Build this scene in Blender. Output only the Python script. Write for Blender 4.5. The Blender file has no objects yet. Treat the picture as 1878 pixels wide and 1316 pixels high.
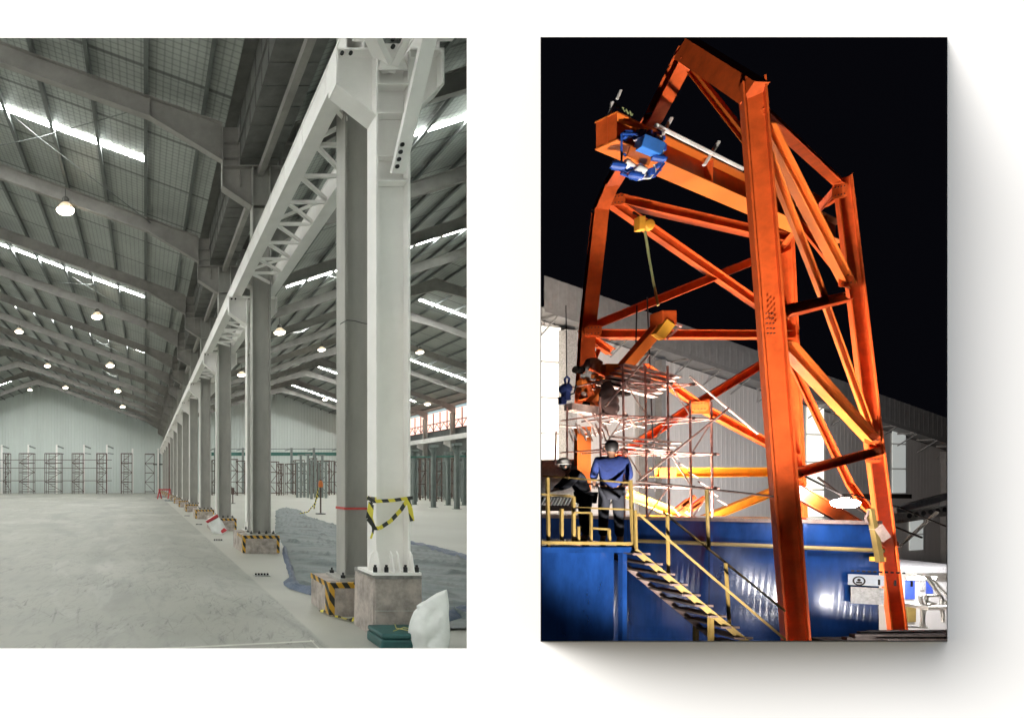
import bpy, bmesh, math, random
from mathutils import Vector, Matrix, noise
R = math.radians
random.seed(7)
C = bpy.context.scene.collection
sc = bpy.context.scene

# ------------------------------------------------------------------ camera
F, CX, CY, EYE = 1100.0, 266.0, 884.0, 1.6      # focal length and principal point in photo pixels, eye height
W, H = 1878, 1316
cam_d = bpy.data.cameras.new('camera'); cam = bpy.data.objects.new('camera', cam_d); C.objects.link(cam)
cam.location = (0, 0, EYE); cam.rotation_euler = (R(90), 0, 0)
cam_d.sensor_fit = 'HORIZONTAL'; cam_d.sensor_width = 36.0; cam_d.lens = F / W * 36.0
cam_d.shift_x = (W / 2 - CX) / W; cam_d.shift_y = (CY - H / 2) / W
cam_d.clip_start = 0.05; cam_d.clip_end = 600
sc.camera = cam
# ------------------------------------------------------------------ sky, sun, exposure
SUN_TO = Vector((1.68, 1.0, -.62)).normalized()          # the way the light travels
world = bpy.data.worlds.new('World'); sc.world = world; world.use_nodes = True
wn = world.node_tree; wn.nodes.clear()
wo = wn.nodes.new('ShaderNodeOutputWorld'); wb = wn.nodes.new('ShaderNodeBackground'); ws = wn.nodes.new('ShaderNodeTexSky')
ws.sky_type = 'NISHITA'; ws.sun_disc = False
ws.sun_elevation = math.asin(-SUN_TO.z); ws.sun_rotation = math.atan2(-SUN_TO.x, -SUN_TO.y)
wb.inputs['Strength'].default_value = 0.05
wn.links.new(ws.outputs[0], wb.inputs[0]); wn.links.new(wb.outputs[0], wo.inputs[0])
sd = bpy.data.lights.new('sun', 'SUN'); sun = bpy.data.objects.new('sun', sd); C.objects.link(sun)
sd.energy = 2.9; sd.angle = R(21); sd.color = (1.0, 0.97, 0.93)
sun.rotation_euler = SUN_TO.to_track_quat('-Z', 'Y').to_euler()
sc.view_settings.view_transform = 'Standard'; sc.view_settings.look = 'None'
sc.view_settings.exposure = 1.1; sc.view_settings.gamma = 1.0
sc.render.engine = 'CYCLES'
sc.cycles.use_denoising = True
sc.cycles.max_bounces = 8; sc.cycles.diffuse_bounces = 5; sc.cycles.glossy_bounces = 3
sc.cycles.sample_clamp_indirect = 6.0
sc.cycles.caustics_reflective = False; sc.cycles.caustics_refractive = False

# ------------------------------------------------------------------ helpers
def P(px, py, Y):
    return Vector(((px - CX) / F * Y, Y, EYE - (py - CY) / F * Y))

def mat(name, col, rough=0.6, metal=0.0, var=0.12, scale=3.0, bump=0.0, bscale=40.0, emit=None, es=0.0, spec=0.5, col2=None, stretch=(1, 1, 1), coat=0.0):
    m = bpy.data.materials.new(name); m.use_nodes = True
    nt = m.node_tree; b = nt.nodes['Principled BSDF']
    b.inputs['Roughness'].default_value = rough; b.inputs['Metallic'].default_value = metal
    b.inputs['Specular IOR Level'].default_value = spec
    b.inputs['Coat Weight'].default_value = coat; b.inputs['Coat Roughness'].default_value = 0.16
    tc = nt.nodes.new('ShaderNodeTexCoord'); mp = nt.nodes.new('ShaderNodeMapping')
    mp.inputs['Scale'].default_value = stretch
    nt.links.new(tc.outputs['Object'], mp.inputs[0])
    n = nt.nodes.new('ShaderNodeTexNoise'); n.inputs['Scale'].default_value = scale
    n.inputs['Detail'].default_value = 6; n.inputs['Roughness'].default_value = 0.65
    nt.links.new(mp.outputs[0], n.inputs['Vector'])
    cr = nt.nodes.new('ShaderNodeValToRGB')
    c2 = col2 or tuple(max(0, c * (1 - 2.2 * var)) for c in col)
    cr.color_ramp.elements[0].position = 0.3; cr.color_ramp.elements[1].position = 0.62
    cr.color_ramp.elements[0].color = (*c2, 1); cr.color_ramp.elements[1].color = (*[min(1, c * (1 + .3 * var)) for c in col], 1)
    nt.links.new(n.outputs['Fac'], cr.inputs[0]); nt.links.new(cr.outputs[0], b.inputs['Base Color'])
    mr = nt.nodes.new('ShaderNodeMapRange'); mr.inputs['To Min'].default_value = max(0, rough - .1); mr.inputs['To Max'].default_value = min(1, rough + .1)
    nt.links.new(n.outputs['Fac'], mr.inputs[0]); nt.links.new(mr.outputs[0], b.inputs['Roughness'])
    if bump:
        n2 = nt.nodes.new('ShaderNodeTexNoise'); n2.inputs['Scale'].default_value = bscale; n2.inputs['Detail'].default_value = 5
        nt.links.new(mp.outputs[0], n2.inputs['Vector'])
        bp = nt.nodes.new('ShaderNodeBump'); bp.inputs['Strength'].default_value = bump; bp.inputs['Distance'].default_value = 0.02
        nt.links.new(n2.outputs['Fac'], bp.inputs['Height']); nt.links.new(bp.outputs[0], b.inputs['Normal'])
    if emit:
        b.inputs['Emission Color'].default_value = (*emit, 1); b.inputs['Emission Strength'].default_value = es
    return m

class MB:
    """collects shapes into one mesh"""
    def __init__(s): s.bm = bmesh.new()
    def _faces(s, vs, fs):
        v = [s.bm.verts.new(p) for p in vs]
        for f in fs:
            try: s.bm.faces.new([v[i] for i in f])
            except ValueError: pass
        return v
    def box(s, x0, x1, y0, y1, z0, z1):
        vs = [(x, y, z) for x in (x0, x1) for y in (y0, y1) for z in (z0, z1)]
        s._faces(vs, [(0, 1, 3, 2), (4, 6, 7, 5), (0, 4, 5, 1), (2, 3, 7, 6), (0, 2, 6, 4), (1, 5, 7, 3)]); return s
    def obox(s, p0, p1, a0, a1, b0, b1, side, up):
        vs = [p + side * a + up * b for p in (p0, p1) for a in (a0, a1) for b in (b0, b1)]
        s._faces(vs, [(0, 1, 3, 2), (4, 6, 7, 5), (0, 4, 5, 1), (2, 3, 7, 6), (0, 2, 6, 4), (1, 5, 7, 3)]); return s
    def bar(s, p0, p1, w, h, nrm=Vector((0, 0, 1))):
        """square bar; w along side, h along nrm-ish"""
        p0, p1 = Vector(p0), Vector(p1); d = (p1 - p0).normalized()
        side = d.cross(nrm)
        if side.length < 1e-4: side = d.cross(Vector((1, 0, 0)))
        side.normalize(); up = side.cross(d)
        return s.obox(p0, p1, -w / 2, w / 2, -h / 2, h / 2, side, up)
    def ibeam(s, p0, p1, depth, width, nrm, tf=0.03, tw=0.02):
        """I section: flanges spread along nrm, depth across it"""
        p0, p1 = Vector(p0), Vector(p1); d = (p1 - p0).normalized()
        n = (nrm - d * nrm.dot(d)).normalized(); u = d.cross(n)
        s.obox(p0, p1, -width / 2, width / 2, depth / 2 - tf, depth / 2, n, u)
        s.obox(p0, p1, -width / 2, width / 2, -depth / 2, -depth / 2 + tf, n, u)
        s.obox(p0, p1, -tw / 2, tw / 2, -depth / 2 + tf, depth / 2 - tf, n, u)
        return s
    def tube(s, p0, p1, r, n=8, r2=None, caps=True):
        p0, p1 = Vector(p0), Vector(p1); d = (p1 - p0).normalized()
        a = d.cross(Vector((0, 0, 1)));
        if a.length < 1e-3: a = d.cross(Vector((1, 0, 0)))
        a.normalize(); b = a.cross(d); r2 = r if r2 is None else r2
        v0 = [s.bm.verts.new(p0 + (a * math.cos(t) + b * math.sin(t)) * r) for t in [2 * math.pi * i / n for i in range(n)]]
        v1 = [s.bm.verts.new(p1 + (a * math.cos(t) + b * math.sin(t)) * r2) for t in [2 * math.pi * i / n for i in range(n)]]
        for i in range(n): s.bm.faces.new((v0[i], v0[(i + 1) % n], v1[(i + 1) % n], v1[i]))
        if caps: s.bm.faces.new(v0[::-1]); s.bm.faces.new(v1)
        return s
    def path(s, pts, r, n=6):
        for a, b in zip(pts[:-1], pts[1:]):
            if (Vector(a) - Vector(b)).length > 1e-4: s.tube(a, b, r, n)
        return s
    def prism(s, poly, axis, a0, a1):
        """polygon of 2d points extruded along an axis; axis y: pts are (x,z); x: (y,z); z: (x,y)"""
        def v(p, a): return {'y': (p[0], a, p[1]), 'x': (a, p[0], p[1]), 'z': (p[0], p[1], a)}[axis]
        n = len(poly)
        va = [s.bm.verts.new(v(p, a0)) for p in poly]; vb = [s.bm.verts.new(v(p, a1)) for p in poly]
        s.bm.faces.new(va); s.bm.faces.new(vb[::-1])
        for i in range(n): s.bm.faces.new((va[i], vb[i], vb[(i + 1) % n], va[(i + 1) % n]))
        return s
    def quad(s, *pts): s._faces(pts, [tuple(range(len(pts)))]); return s
    def lathe(s, prof, c, n=20, axis=Vector((0, 0, 1))):
        c = Vector(c); q = Vector((0, 0, 1)).rotation_difference(axis)
        rings = []
        for r, z in prof:
            if r < 1e-5: rings.append([s.bm.verts.new(c + q @ Vector((0, 0, z)))])
            else: rings.append([s.bm.verts.new(c + q @ Vector((r * math.cos(2 * math.pi * i / n), r * math.sin(2 * math.pi * i / n), z))) for i in range(n)])
        for a, b in zip(rings[:-1], rings[1:]):
            for i in range(n):
                j = (i + 1) % n
                if len(a) == 1 and len(b) == 1: continue
                if len(a) == 1: s.bm.faces.new((a[0], b[i], b[j]))
                elif len(b) == 1: s.bm.faces.new((a[i], a[j], b[0]))
                else: s.bm.faces.new((a[i], a[j], b[j], b[i]))
        return s
    def build(s, name, m, parent=None, smooth=False, bevel=0.0, origin=None):
        bmesh.ops.recalc_face_normals(s.bm, faces=s.bm.faces)
        me = bpy.data.meshes.new(name); 
        if origin is not None: bmesh.ops.translate(s.bm, verts=s.bm.verts, vec=-Vector(origin))
        s.bm.to_mesh(me); s.bm.free()
        if m: me.materials.append(m)
        o = bpy.data.objects.new(name, me); C.objects.link(o)
        if origin is not None: o.location = origin
        if parent: o.parent = parent; 
        if parent and parent.type == 'EMPTY' and origin is None:
            o.location = -Vector(parent.location)      # shapes are given in world coordinates
        if smooth:
            for p in me.polygons: p.use_smooth = True
        if bevel:
            bv = o.modifiers.new('bevel', 'BEVEL'); bv.width = bevel; bv.segments = 2; bv.limit_method = 'ANGLE'
        return o

def thing(name, label, cat, loc=(0, 0, 0), group=None):
    o = bpy.data.objects.new(name, None); C.objects.link(o); o.location = loc; o.empty_display_size = 0.2
    o['label'] = label; o['category'] = cat
    if group: o['group'] = group
    return o
def tag(o, label, cat, group=None, kind=None):
    if label: o['label'] = label
    if cat: o['category'] = cat
    if group: o['group'] = group
    if kind: o['kind'] = kind
    return o
def struct(o): o['kind'] = 'structure'; return o
def dup(root, loc, label):
    r = root.copy(); C.objects.link(r); r.location = loc; r['label'] = label
    for ch in list(root.children):
        c = ch.copy(); C.objects.link(c); c.parent = r
        for g in list(ch.children):
            d = g.copy(); C.objects.link(d); d.parent = c
    return r
ORD = 'first second third fourth fifth sixth seventh eighth ninth tenth eleventh twelfth thirteenth fourteenth'.split()

# ------------------------------------------------------------------ materials
M = {}
M['board'] = mat('white_board', (0.93, 0.93, 0.93), 0.9, var=0.0)
M['black'] = mat('black_lining', (0.012, 0.012, 0.012), 0.9, var=0.0)
M['outer'] = mat('pale_ground', (0.1, 0.1, 0.1), 0.9)
M['grey_steel'] = mat('grey_primer_steel', (0.42, 0.41, 0.38), 0.55, var=0.10, scale=2.5, bump=0.05, stretch=(1, 1, .35))
M['raft'] = mat('pinkish_grey_primer', (0.315, 0.30, 0.28), 0.6, var=0.12, scale=1.6)
M['purlin'] = mat('galvanised_purlin', (0.17, 0.185, 0.18), 0.5, var=0.1, metal=0.3)
M['white'] = mat('white_gloss_paint', (0.94, 0.92, 0.895), 0.5, var=0.04, scale=1.5)
M['conc'] = mat('plinth_concrete', (0.50, 0.435, 0.395), 0.9, var=0.24, scale=6, bump=0.5, bscale=14)
M['grout'] = mat('grey_grout', (0.33, 0.32, 0.31), 0.9, var=0.2, scale=14, bump=0.3)
M['bolt'] = mat('dark_bolt', (0.03, 0.03, 0.032), 0.5, metal=0.5)
M['rust'] = mat('rusty_tube', (0.15, 0.10, 0.085), 0.75, var=0.25, scale=8)
M['rust_dark'] = mat('dark_rusty_tube', (0.13, 0.09, 0.08), 0.75, var=0.2, scale=8)
M['gpost'] = mat('grey_green_post', (0.22, 0.25, 0.24), 0.6, var=0.1)
M['teal'] = mat('green_painted_beam', (0.05, 0.17, 0.14), 0.6)
M['tarp'] = mat('grey_green_tarpaulin', (0.11, 0.142, 0.145), 0.5, var=0.22, scale=1.8, bump=0.6, bscale=7)
M['tarp_blue'] = mat('blue_tarpaulin_underside', (0.07, 0.10, 0.165), 0.5, var=0.15, scale=3, bump=0.5, bscale=16)
M['redtape'] = mat('red_tape', (0.5, 0.05, 0.04), 0.5)
M['sack'] = mat('white_woven_sack', (0.82, 0.83, 0.82), 0.6, var=0.04, scale=6, bump=0.25, bscale=12)
M['redcloth'] = mat('red_cloth', (0.5, 0.05, 0.06), 0.8)
M['box_green'] = mat('dark_teal_plastic', (0.025, 0.105, 0.105), 0.4, var=0.2, scale=6)
M['cable'] = mat('grey_cable', (0.12, 0.12, 0.12), 0.6)
M['string'] = mat('yellow_string', (0.55, 0.5, 0.2), 0.8)
M['tin'] = mat('bright_metal', (0.55, 0.57, 0.56), 0.3, metal=0.8)
M['orangeplastic'] = mat('orange_plastic', (0.75, 0.2, 0.04), 0.5)
M['duct'] = mat('gutter_sheet', (0.17, 0.17, 0.16), 0.55, var=0.15, metal=0.2)
M['joint'] = mat('pale_joint', (0.62, 0.62, 0.56), 0.8)
M['skylight'] = mat('translucent_skylight', (0.8, 0.85, 0.85), 0.5, var=0.0, emit=(0.985, 1.0, 0.96), es=38.0)
M['clere'] = mat('pink_lit_clerestory', (0.8, 0.5, 0.4), 0.5, var=0.0, emit=(1.0, 0.62, 0.52), es=0.85)
M['lamp_on'] = mat('lit_lamp_glass', (0.9, 0.85, 0.7), 0.5, var=0.0, emit=(1.0, 0.9, 0.72), es=14.0)
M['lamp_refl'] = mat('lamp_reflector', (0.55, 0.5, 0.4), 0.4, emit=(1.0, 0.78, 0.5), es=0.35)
M['lamp_body'] = mat('lamp_housing', (0.12, 0.12, 0.11), 0.5)

def hazard(name, scale, ang, yellow=(0.75, 0.55, 0.03), axis=0):
    m = bpy.data.materials.new(name); m.use_nodes = True; nt = m.node_tree; b = nt.nodes['Principled BSDF']
    tc = nt.nodes.new('ShaderNodeTexCoord'); mp = nt.nodes.new('ShaderNodeMapping'); mp.inputs['Rotation'].default_value = ang
    w = nt.nodes.new('ShaderNodeTexWave'); w.inputs['Scale'].default_value = scale; w.bands_direction = 'X'
    w.inputs['Distortion'].default_value = 0.4
    cr = nt.nodes.new('ShaderNodeValToRGB'); cr.color_ramp.interpolation = 'CONSTANT'
    cr.color_ramp.elements[0].color = (0.02, 0.022, 0.02, 1); cr.color_ramp.elements[1].color = (*yellow, 1); cr.color_ramp.elements[1].position = 0.5
    nt.links.new(tc.outputs['Object'], mp.inputs[0]); nt.links.new(mp.outputs[0], w.inputs[0]); nt.links.new(w.outputs['Fac'], cr.inputs[0]); nt.links.new(cr.outputs[0], b.inputs['Base Color'])
    b.inputs['Roughness'].default_value = 0.45
    return m
M['haz'] = hazard('black_amber_tape', 3.0, (0, R(35), R(25)), (0.62, 0.34, 0.03))
M['hazy'] = hazard('black_yellow_tape', 3.0, (0, R(30), R(30)), (0.72, 0.62, 0.06))

def floor_mat():
    m = mat('hall_floor_concrete', (0.44, 0.435, 0.385), 0.5, var=0.05, scale=0.5)
    nt = m.node_tree; b = nt.nodes['Principled BSDF']; base = b.inputs['Base Color'].links[0].from_socket
    tc = nt.nodes.new('ShaderNodeTexCoord'); sep = nt.nodes.new('ShaderNodeSeparateXYZ'); nt.links.new(tc.outputs['Object'], sep.inputs[0])
    def mix(fac, a, bcol, blend='MIX'):
        x = nt.nodes.new('ShaderNodeMix'); x.data_type = 'RGBA'; x.blend_type = blend
        if hasattr(fac, 'links'): nt.links.new(fac, x.inputs[0])
        else: x.inputs[0].default_value = fac
        nt.links.new(a, x.inputs[6])
        if isinstance(bcol, tuple): x.inputs[7].default_value = (*bcol, 1)
        else: nt.links.new(bcol, x.inputs[7])
        return x.outputs[2]
    def rng(v, a, c):
        r = nt.nodes.new('ShaderNodeMapRange'); r.inputs['From Min'].default_value = a; r.inputs['From Max'].default_value = c
        nt.links.new(v, r.inputs[0]); return r.outputs[0]
    def mul(a, c):
        x = nt.nodes.new('ShaderNodeMath'); x.operation = 'MULTIPLY'
        nt.links.new(a, x.inputs[0])
        if isinstance(c, float): x.inputs[1].default_value = c
        else: nt.links.new(c, x.inputs[1])
        return x.outputs[0]
    aisle = rng(sep.outputs[0], 1.80, 1.76)          # the trafficked aisle, a separate pour, left of the column strip
    col = mix(mul(aisle, 0.8), base, (0.29, 0.29, 0.255))
    # worn grey patch and scuffs of the near aisle
    n = nt.nodes.new('ShaderNodeTexNoise'); n.inputs['Scale'].default_value = 0.55; n.inputs['Detail'].default_value = 7
    nt.links.new(tc.outputs['Object'], n.inputs[0])
    near = rng(sep.outputs[1], 15.0, 5.0)
    col = mix(mul(mul(rng(n.outputs[0], 0.46, 0.66), near), 0.6), col, (0.23, 0.24, 0.22))
    n5 = nt.nodes.new('ShaderNodeTexNoise'); n5.inputs['Scale'].default_value = 0.16; n5.inputs['Detail'].default_value = 3
    nt.links.new(tc.outputs['Object'], n5.inputs[0])
    col = mix(mul(rng(n5.outputs[0], 0.5, 0.62), 0.25), col, (0.58, 0.58, 0.53))
    for sc_, lo, hi, st, tc_ in ((1.7, .53, .64, .5, (0.25, 0.25, 0.225)), (.35, .5, .62, .45, (0.19, 0.195, 0.175)), (4.5, .6, .7, .35, (0.22, 0.22, 0.2)), (.9, .57, .63, .3, (0.44, 0.44, 0.41)), (2.6, .57, .66, .4, (0.19, 0.195, 0.18))):
        k = nt.nodes.new('ShaderNodeTexNoise'); k.inputs['Scale'].default_value = sc_; k.inputs['Detail'].default_value = 8; k.inputs['Distortion'].default_value = 1.2
        ms = nt.nodes.new('ShaderNodeMapping'); ms.inputs['Scale'].default_value = (1.3, .38, 1); nt.links.new(tc.outputs['Object'], ms.inputs[0]); nt.links.new(ms.outputs[0], k.inputs[0])
        col = mix(mul(mul(rng(k.outputs[0], lo, hi), aisle), st), col, tc_)
    pn = nt.nodes.new('ShaderNodeTexNoise'); pn.inputs['Scale'].default_value = .7; pn.inputs['Detail'].default_value = 3; nt.links.new(tc.outputs['Object'], pn.inputs[0]); patch = rng(pn.outputs[0], .38, .62)
    for rot, scl, th, st in ((78, (1.6, 14), 0.61, .5), (95, (1.2, 18), 0.62, .45), (60, (2.2, 18), 0.62, .5), (122, (1.8, 16), 0.63, .4), (84, (3.5, 30), .62, .55), (70, (5, 34), .62, .5), (20, (3, 20), .65, .3)):
        mp = nt.nodes.new('ShaderNodeMapping'); mp.vector_type = 'TEXTURE'; mp.inputs['Rotation'].default_value = (0, 0, R(rot)); mp.inputs['Scale'].default_value = (1 / scl[0], 1 / scl[1], 1)
        k = nt.nodes.new('ShaderNodeTexNoise'); k.inputs['Scale'].default_value = .8; k.inputs['Detail'].default_value = 4; k.inputs['Roughness'].default_value = .55; k.inputs['Distortion'].default_value = .6
        nt.links.new(tc.outputs['Object'], mp.inputs[0]); nt.links.new(mp.outputs[0], k.inputs[0])
        col = mix(mul(mul(mul(mul(rng(k.outputs[0], th - .005, th + .05), aisle), rng(sep.outputs[1], 26.0, 7.0)), patch), st), col, (0.09, 0.09, 0.085))
    nt.links.new(col, b.inputs['Base Color'])
    return m
M['floor'] = floor_mat()

def foil_mat():
    m = mat('foil_insulation', (0.42, 0.445, 0.42), 0.5, var=0.10, scale=0.8, metal=0.25)
    nt = m.node_tree; b = nt.nodes['Principled BSDF']; base = b.inputs['Base Color'].links[0].from_socket
    tc = nt.nodes.new('ShaderNodeTexCoord'); last = base
    for dr, sc_ in (('X', 1.9), ('Y', 1.9)):
        w = nt.nodes.new('ShaderNodeTexWave'); w.bands_direction = dr; w.inputs['Scale'].default_value = sc_; w.inputs['Distortion'].default_value = 0.3
        nt.links.new(tc.outputs['Object'], w.inputs[0])
        r = nt.nodes.new('ShaderNodeMapRange'); r.inputs['From Min'].default_value = 0.75; r.inputs['From Max'].default_value = 1.0; r.inputs['To Max'].default_value = 0.42
        nt.links.new(w.outputs['Fac'], r.inputs[0])
        x = nt.nodes.new('ShaderNodeMix'); x.data_type = 'RGBA'; nt.links.new(r.outputs[0], x.inputs[0]); nt.links.new(last, x.inputs[6]); x.inputs[7].default_value = (0.13, 0.14, 0.135, 1)
        last = x.outputs[2]
    # seams every 1.2 m
    w = nt.nodes.new('ShaderNodeTexWave'); w.bands_direction = 'Y'; w.inputs['Scale'].default_value = 0.131
    nt.links.new(tc.outputs['Object'], w.inputs[0])
    r = nt.nodes.new('ShaderNodeMapRange'); r.inputs['From Min'].default_value = 0.993; r.inputs['From Max'].default_value = 1.0; r.inputs['To Max'].default_value = 0.8
    nt.links.new(w.outputs['Fac'], r.inputs[0])
    x = nt.nodes.new('ShaderNodeMix'); x.data_type = 'RGBA'; nt.links.new(r.outputs[0], x.inputs[0]); nt.links.new(last, x.inputs[6]); x.inputs[7].default_value = (0.08, 0.085, 0.08, 1)
    nt.links.new(x.outputs[2], b.inputs['Base Color'])
    v = nt.nodes.new('ShaderNodeTexNoise'); v.inputs['Scale'].default_value = 9; v.inputs['Detail'].default_value = 6
    bp = nt.nodes.new('ShaderNodeBump'); bp.inputs['Strength'].default_value = 0.5; bp.inputs['Distance'].default_value = 0.04
    nt.links.new(tc.outputs['Object'], v.inputs[0]); nt.links.new(v.outputs['Fac'], bp.inputs['Height']); nt.links.new(bp.outputs[0], b.inputs['Normal'])
    return m
M['foil'] = foil_mat()
M['gable'] = mat('gable_sheet', (0.66, 0.715, 0.69), 0.5, var=0.05, scale=0.3, stretch=(1, 1, .2))

# ================================================================== THE WHITE PAGE, BUILT AS A WALL WITH TWO OPENINGS
D, D1 = 2.5, 1.98
def px_rect(x0, x1, y0, y1, Y):
    a = P(x0, y0, Y); b = P(x1, y1, Y); return a.x, b.x, b.z, a.z      # xmin xmax zmin zmax
HL = px_rect(-90, 856, 70, 1188, D); HR = px_rect(993, 1736, 70, 1174, D)
HLb = px_rect(-90, 856, 70, 1188, D + .06); HLb = (HLb[0] - .1, HLb[1] + .06, HLb[2] - .1, HLb[3] + .1)
HRb = px_rect(993, 1736, 70, 1174, D + .06); HRb = (HRb[0] - .06, HRb[1] + .08, HRb[2] - .08, HRb[3] + .08)
def sheet_with_holes(mb, Y, holes, xa, xb, za, zb):
    xs = sorted({xa, xb, *[h[0] for h in holes], *[h[1] for h in holes]})
    for x0, x1 in zip(xs[:-1], xs[1:]):
        hs = [h for h in holes if h[0] <= x0 + 1e-6 and h[1] >= x1 - 1e-6]
        if not hs: mb.quad((x0, Y, za), (x1, Y, za), (x1, Y, zb), (x0, Y, zb))
        else:
            h = hs[0]
            mb.quad((x0, Y, za), (x1, Y, za), (x1, Y, h[2]), (x0, Y, h[2]))
            mb.quad((x0, Y, h[3]), (x1, Y, h[3]), (x1, Y, zb), (x0, Y, zb))
w = MB()
sheet_with_holes(w, D, [HL, HR], -34, 60, -8, 40)
sheet_with_holes(w, D + .06, [HLb, HRb], -34, 60, -8, 40)
for a, b in ((HL, HLb), (HR, HRb)):
    ca = [(a[0], D, a[2]), (a[1], D, a[2]), (a[1], D, a[3]), (a[0], D, a[3])]
    cb = [(b[0], D + .06, b[2]), (b[1], D + .06, b[2]), (b[1], D + .06, b[3]), (b[0], D + .06, b[3])]
    for i in range(4): w.quad(ca[i], ca[(i + 1) % 4], cb[(i + 1) % 4], cb[i])
struct(w.build('page_wall', M['board']))
# added thin casing round the right opening, standing proud to cast the drop shadow
s = MB()
r0 = px_rect(993, 1736, 70, 1174, D1); r1 = px_rect(993, 1736, 70, 1174, D + .03)
for off in (0.0, 0.003):
    ca = [(r0[0] - off, D1, r0[2] - off), (r0[1] + off, D1, r0[2] - off), (r0[1] + off, D1, r0[3] + off), (r0[0] - off, D1, r0[3] + off)]
    cb = [(r1[0] - off, D + .03, r1[2] - off), (r1[1] + off, D + .03, r1[2] - off), (r1[1] + off, D + .03, r1[3] + off), (r1[0] - off, D + .03, r1[3] + off)]
    for i in range(4): s.quad(ca[i], ca[(i + 1) % 4], cb[(i + 1) % 4], cb[i])
struct(s.build('shadow_hood', M['black']))
struct(MB().quad((-60, -60, -.01), (80, -60, -.01), (80, D - .02, -.01), (-60, D - .02, -.01)).build('ground', M['outer']))

# ================================================================== HALL
BAY, NB = 6.33, 14
YG = 89.7                                    # gable wall
YK = [7.55 + BAY * k for k in range(13)]      # column lines
SL = 0.366                                   # roof slope, left nave
def zl(x): return 9.86 + SL * (1.74 - x) if x > -15 else 9.86 + SL * (1.74 + 15) - SL * (-15 - x)
SR1, SR2 = 0.325, 0.36
def zr(x): return 9.86 + SR1 * (x - 3.45) if x < 19 else 9.86 + SR1 * 15.55 - SR2 * (x - 19)
struct(MB().quad((-32, D + .06, 0), (1.47, D + .06, 0), (33.6, 58.5, 0), (33.6, YG, 0), (-32, YG, 0)).build('floor', M['floor']))
# near joint lines in the floor
j = MB(); j.quad(*[Vector((p.x, p.y, .004)) for p in (P(250, 1190, 1760/306), P(575, 1174, 1760/290), P(577, 1176.5, 1760/292.5), P(250, 1193, 1760/309))])
j.quad(*[Vector((p.x, p.y, .004)) for p in (P(568, 1173, 1760/289), P(571, 1173, 1760/289), P(590, 1192, 1760/308), P(586, 1192, 1760/308))])
struct(j.build('floor_joint', M['joint']))

def corrugated(x0, x1, y, zf, z0, pitch, dep, name, m, parent=None):
    mb = MB(); x = x0; pts = []
    while x < x1:
        pts += [(x, 0), (x + pitch * .55, 0), (x + pitch * .68, -dep), (x + pitch * .87, -dep)]; x += pitch
    pts = [p for p in pts if p[0] <= x1] + [(x1, 0)]
    lo = [mb.bm.verts.new((p[0], y + p[1], z0)) for p in pts]; hi = [mb.bm.verts.new((p[0], y + p[1], zf(p[0]))) for p in pts]
    for i in range(len(pts) - 1): mb.bm.faces.new((lo[i], lo[i + 1], hi[i + 1], hi[i]))
    return mb.build(name, m, parent)
struct(corrugated(-32, 2.6, YG, lambda x: zl(x) + .25, 0, .42, .05, 'gable_wall', M['gable']))
struct(corrugated(2.6, 33.5, YG, lambda x: zr(x) + .25, 0, .42, .05, 'gable_wall', M['gable']))
struct(MB().box(-31.9, -31.7, D + .1, YG, 0, 9.8).build('side_wall', M['gable']))
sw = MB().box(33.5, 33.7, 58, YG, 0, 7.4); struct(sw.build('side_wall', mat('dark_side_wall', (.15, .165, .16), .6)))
struct(MB().quad((1.49, D + .08, 0), (33.5, 58.3, 0), (33.5, 58.3, 16), (1.49, D + .08, 16)).build('partition_wall', M['gable']))

# ---- roofs
RX, NX = -15.0, 19.0
tp = .24
roofL = struct(MB().quad((1.9, D + .08, zl(1.9) + tp), (1.9, YG, zl(1.9) + tp), (RX, YG, zl(RX) + tp), (RX, D + .08, zl(RX) + tp))
               .quad((RX, D + .08, zl(RX) + tp), (RX, YG, zl(RX) + tp), (-31.9, YG, zl(-31.9) + tp), (-31.9, D + .08, zl(-31.9) + tp)).build('roof', M['foil']))
roofR = struct(MB().quad((3.2, 5.8, zr(3.2) + tp), (3.2, YG, zr(3.2) + tp), (NX, YG, zr(NX) + tp), (NX, 33.3, zr(NX) + tp))
               .quad((NX, 33.3, zr(NX) + tp), (NX, YG, zr(NX) + tp), (33.6, YG, zr(33.6) + tp), (33.6, 58.6, zr(33.6) + tp)).build('roof', M['foil']))
def web_poly(mb, top, bot, y, tw=.014, fw=.2, tf=.02):
    mb.prism(top + bot[::-1], 'y', y - tw / 2, y + tw / 2)
    for pts, dz in ((top, tf), (bot, -tf)):
        for a, b in zip(pts[:-1], pts[1:]):
            mb.prism([(a[0], a[1]), (b[0], b[1]), (b[0], b[1] + dz), (a[0], a[1] + dz)], 'y', y - fw / 2, y + fw / 2)
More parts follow.
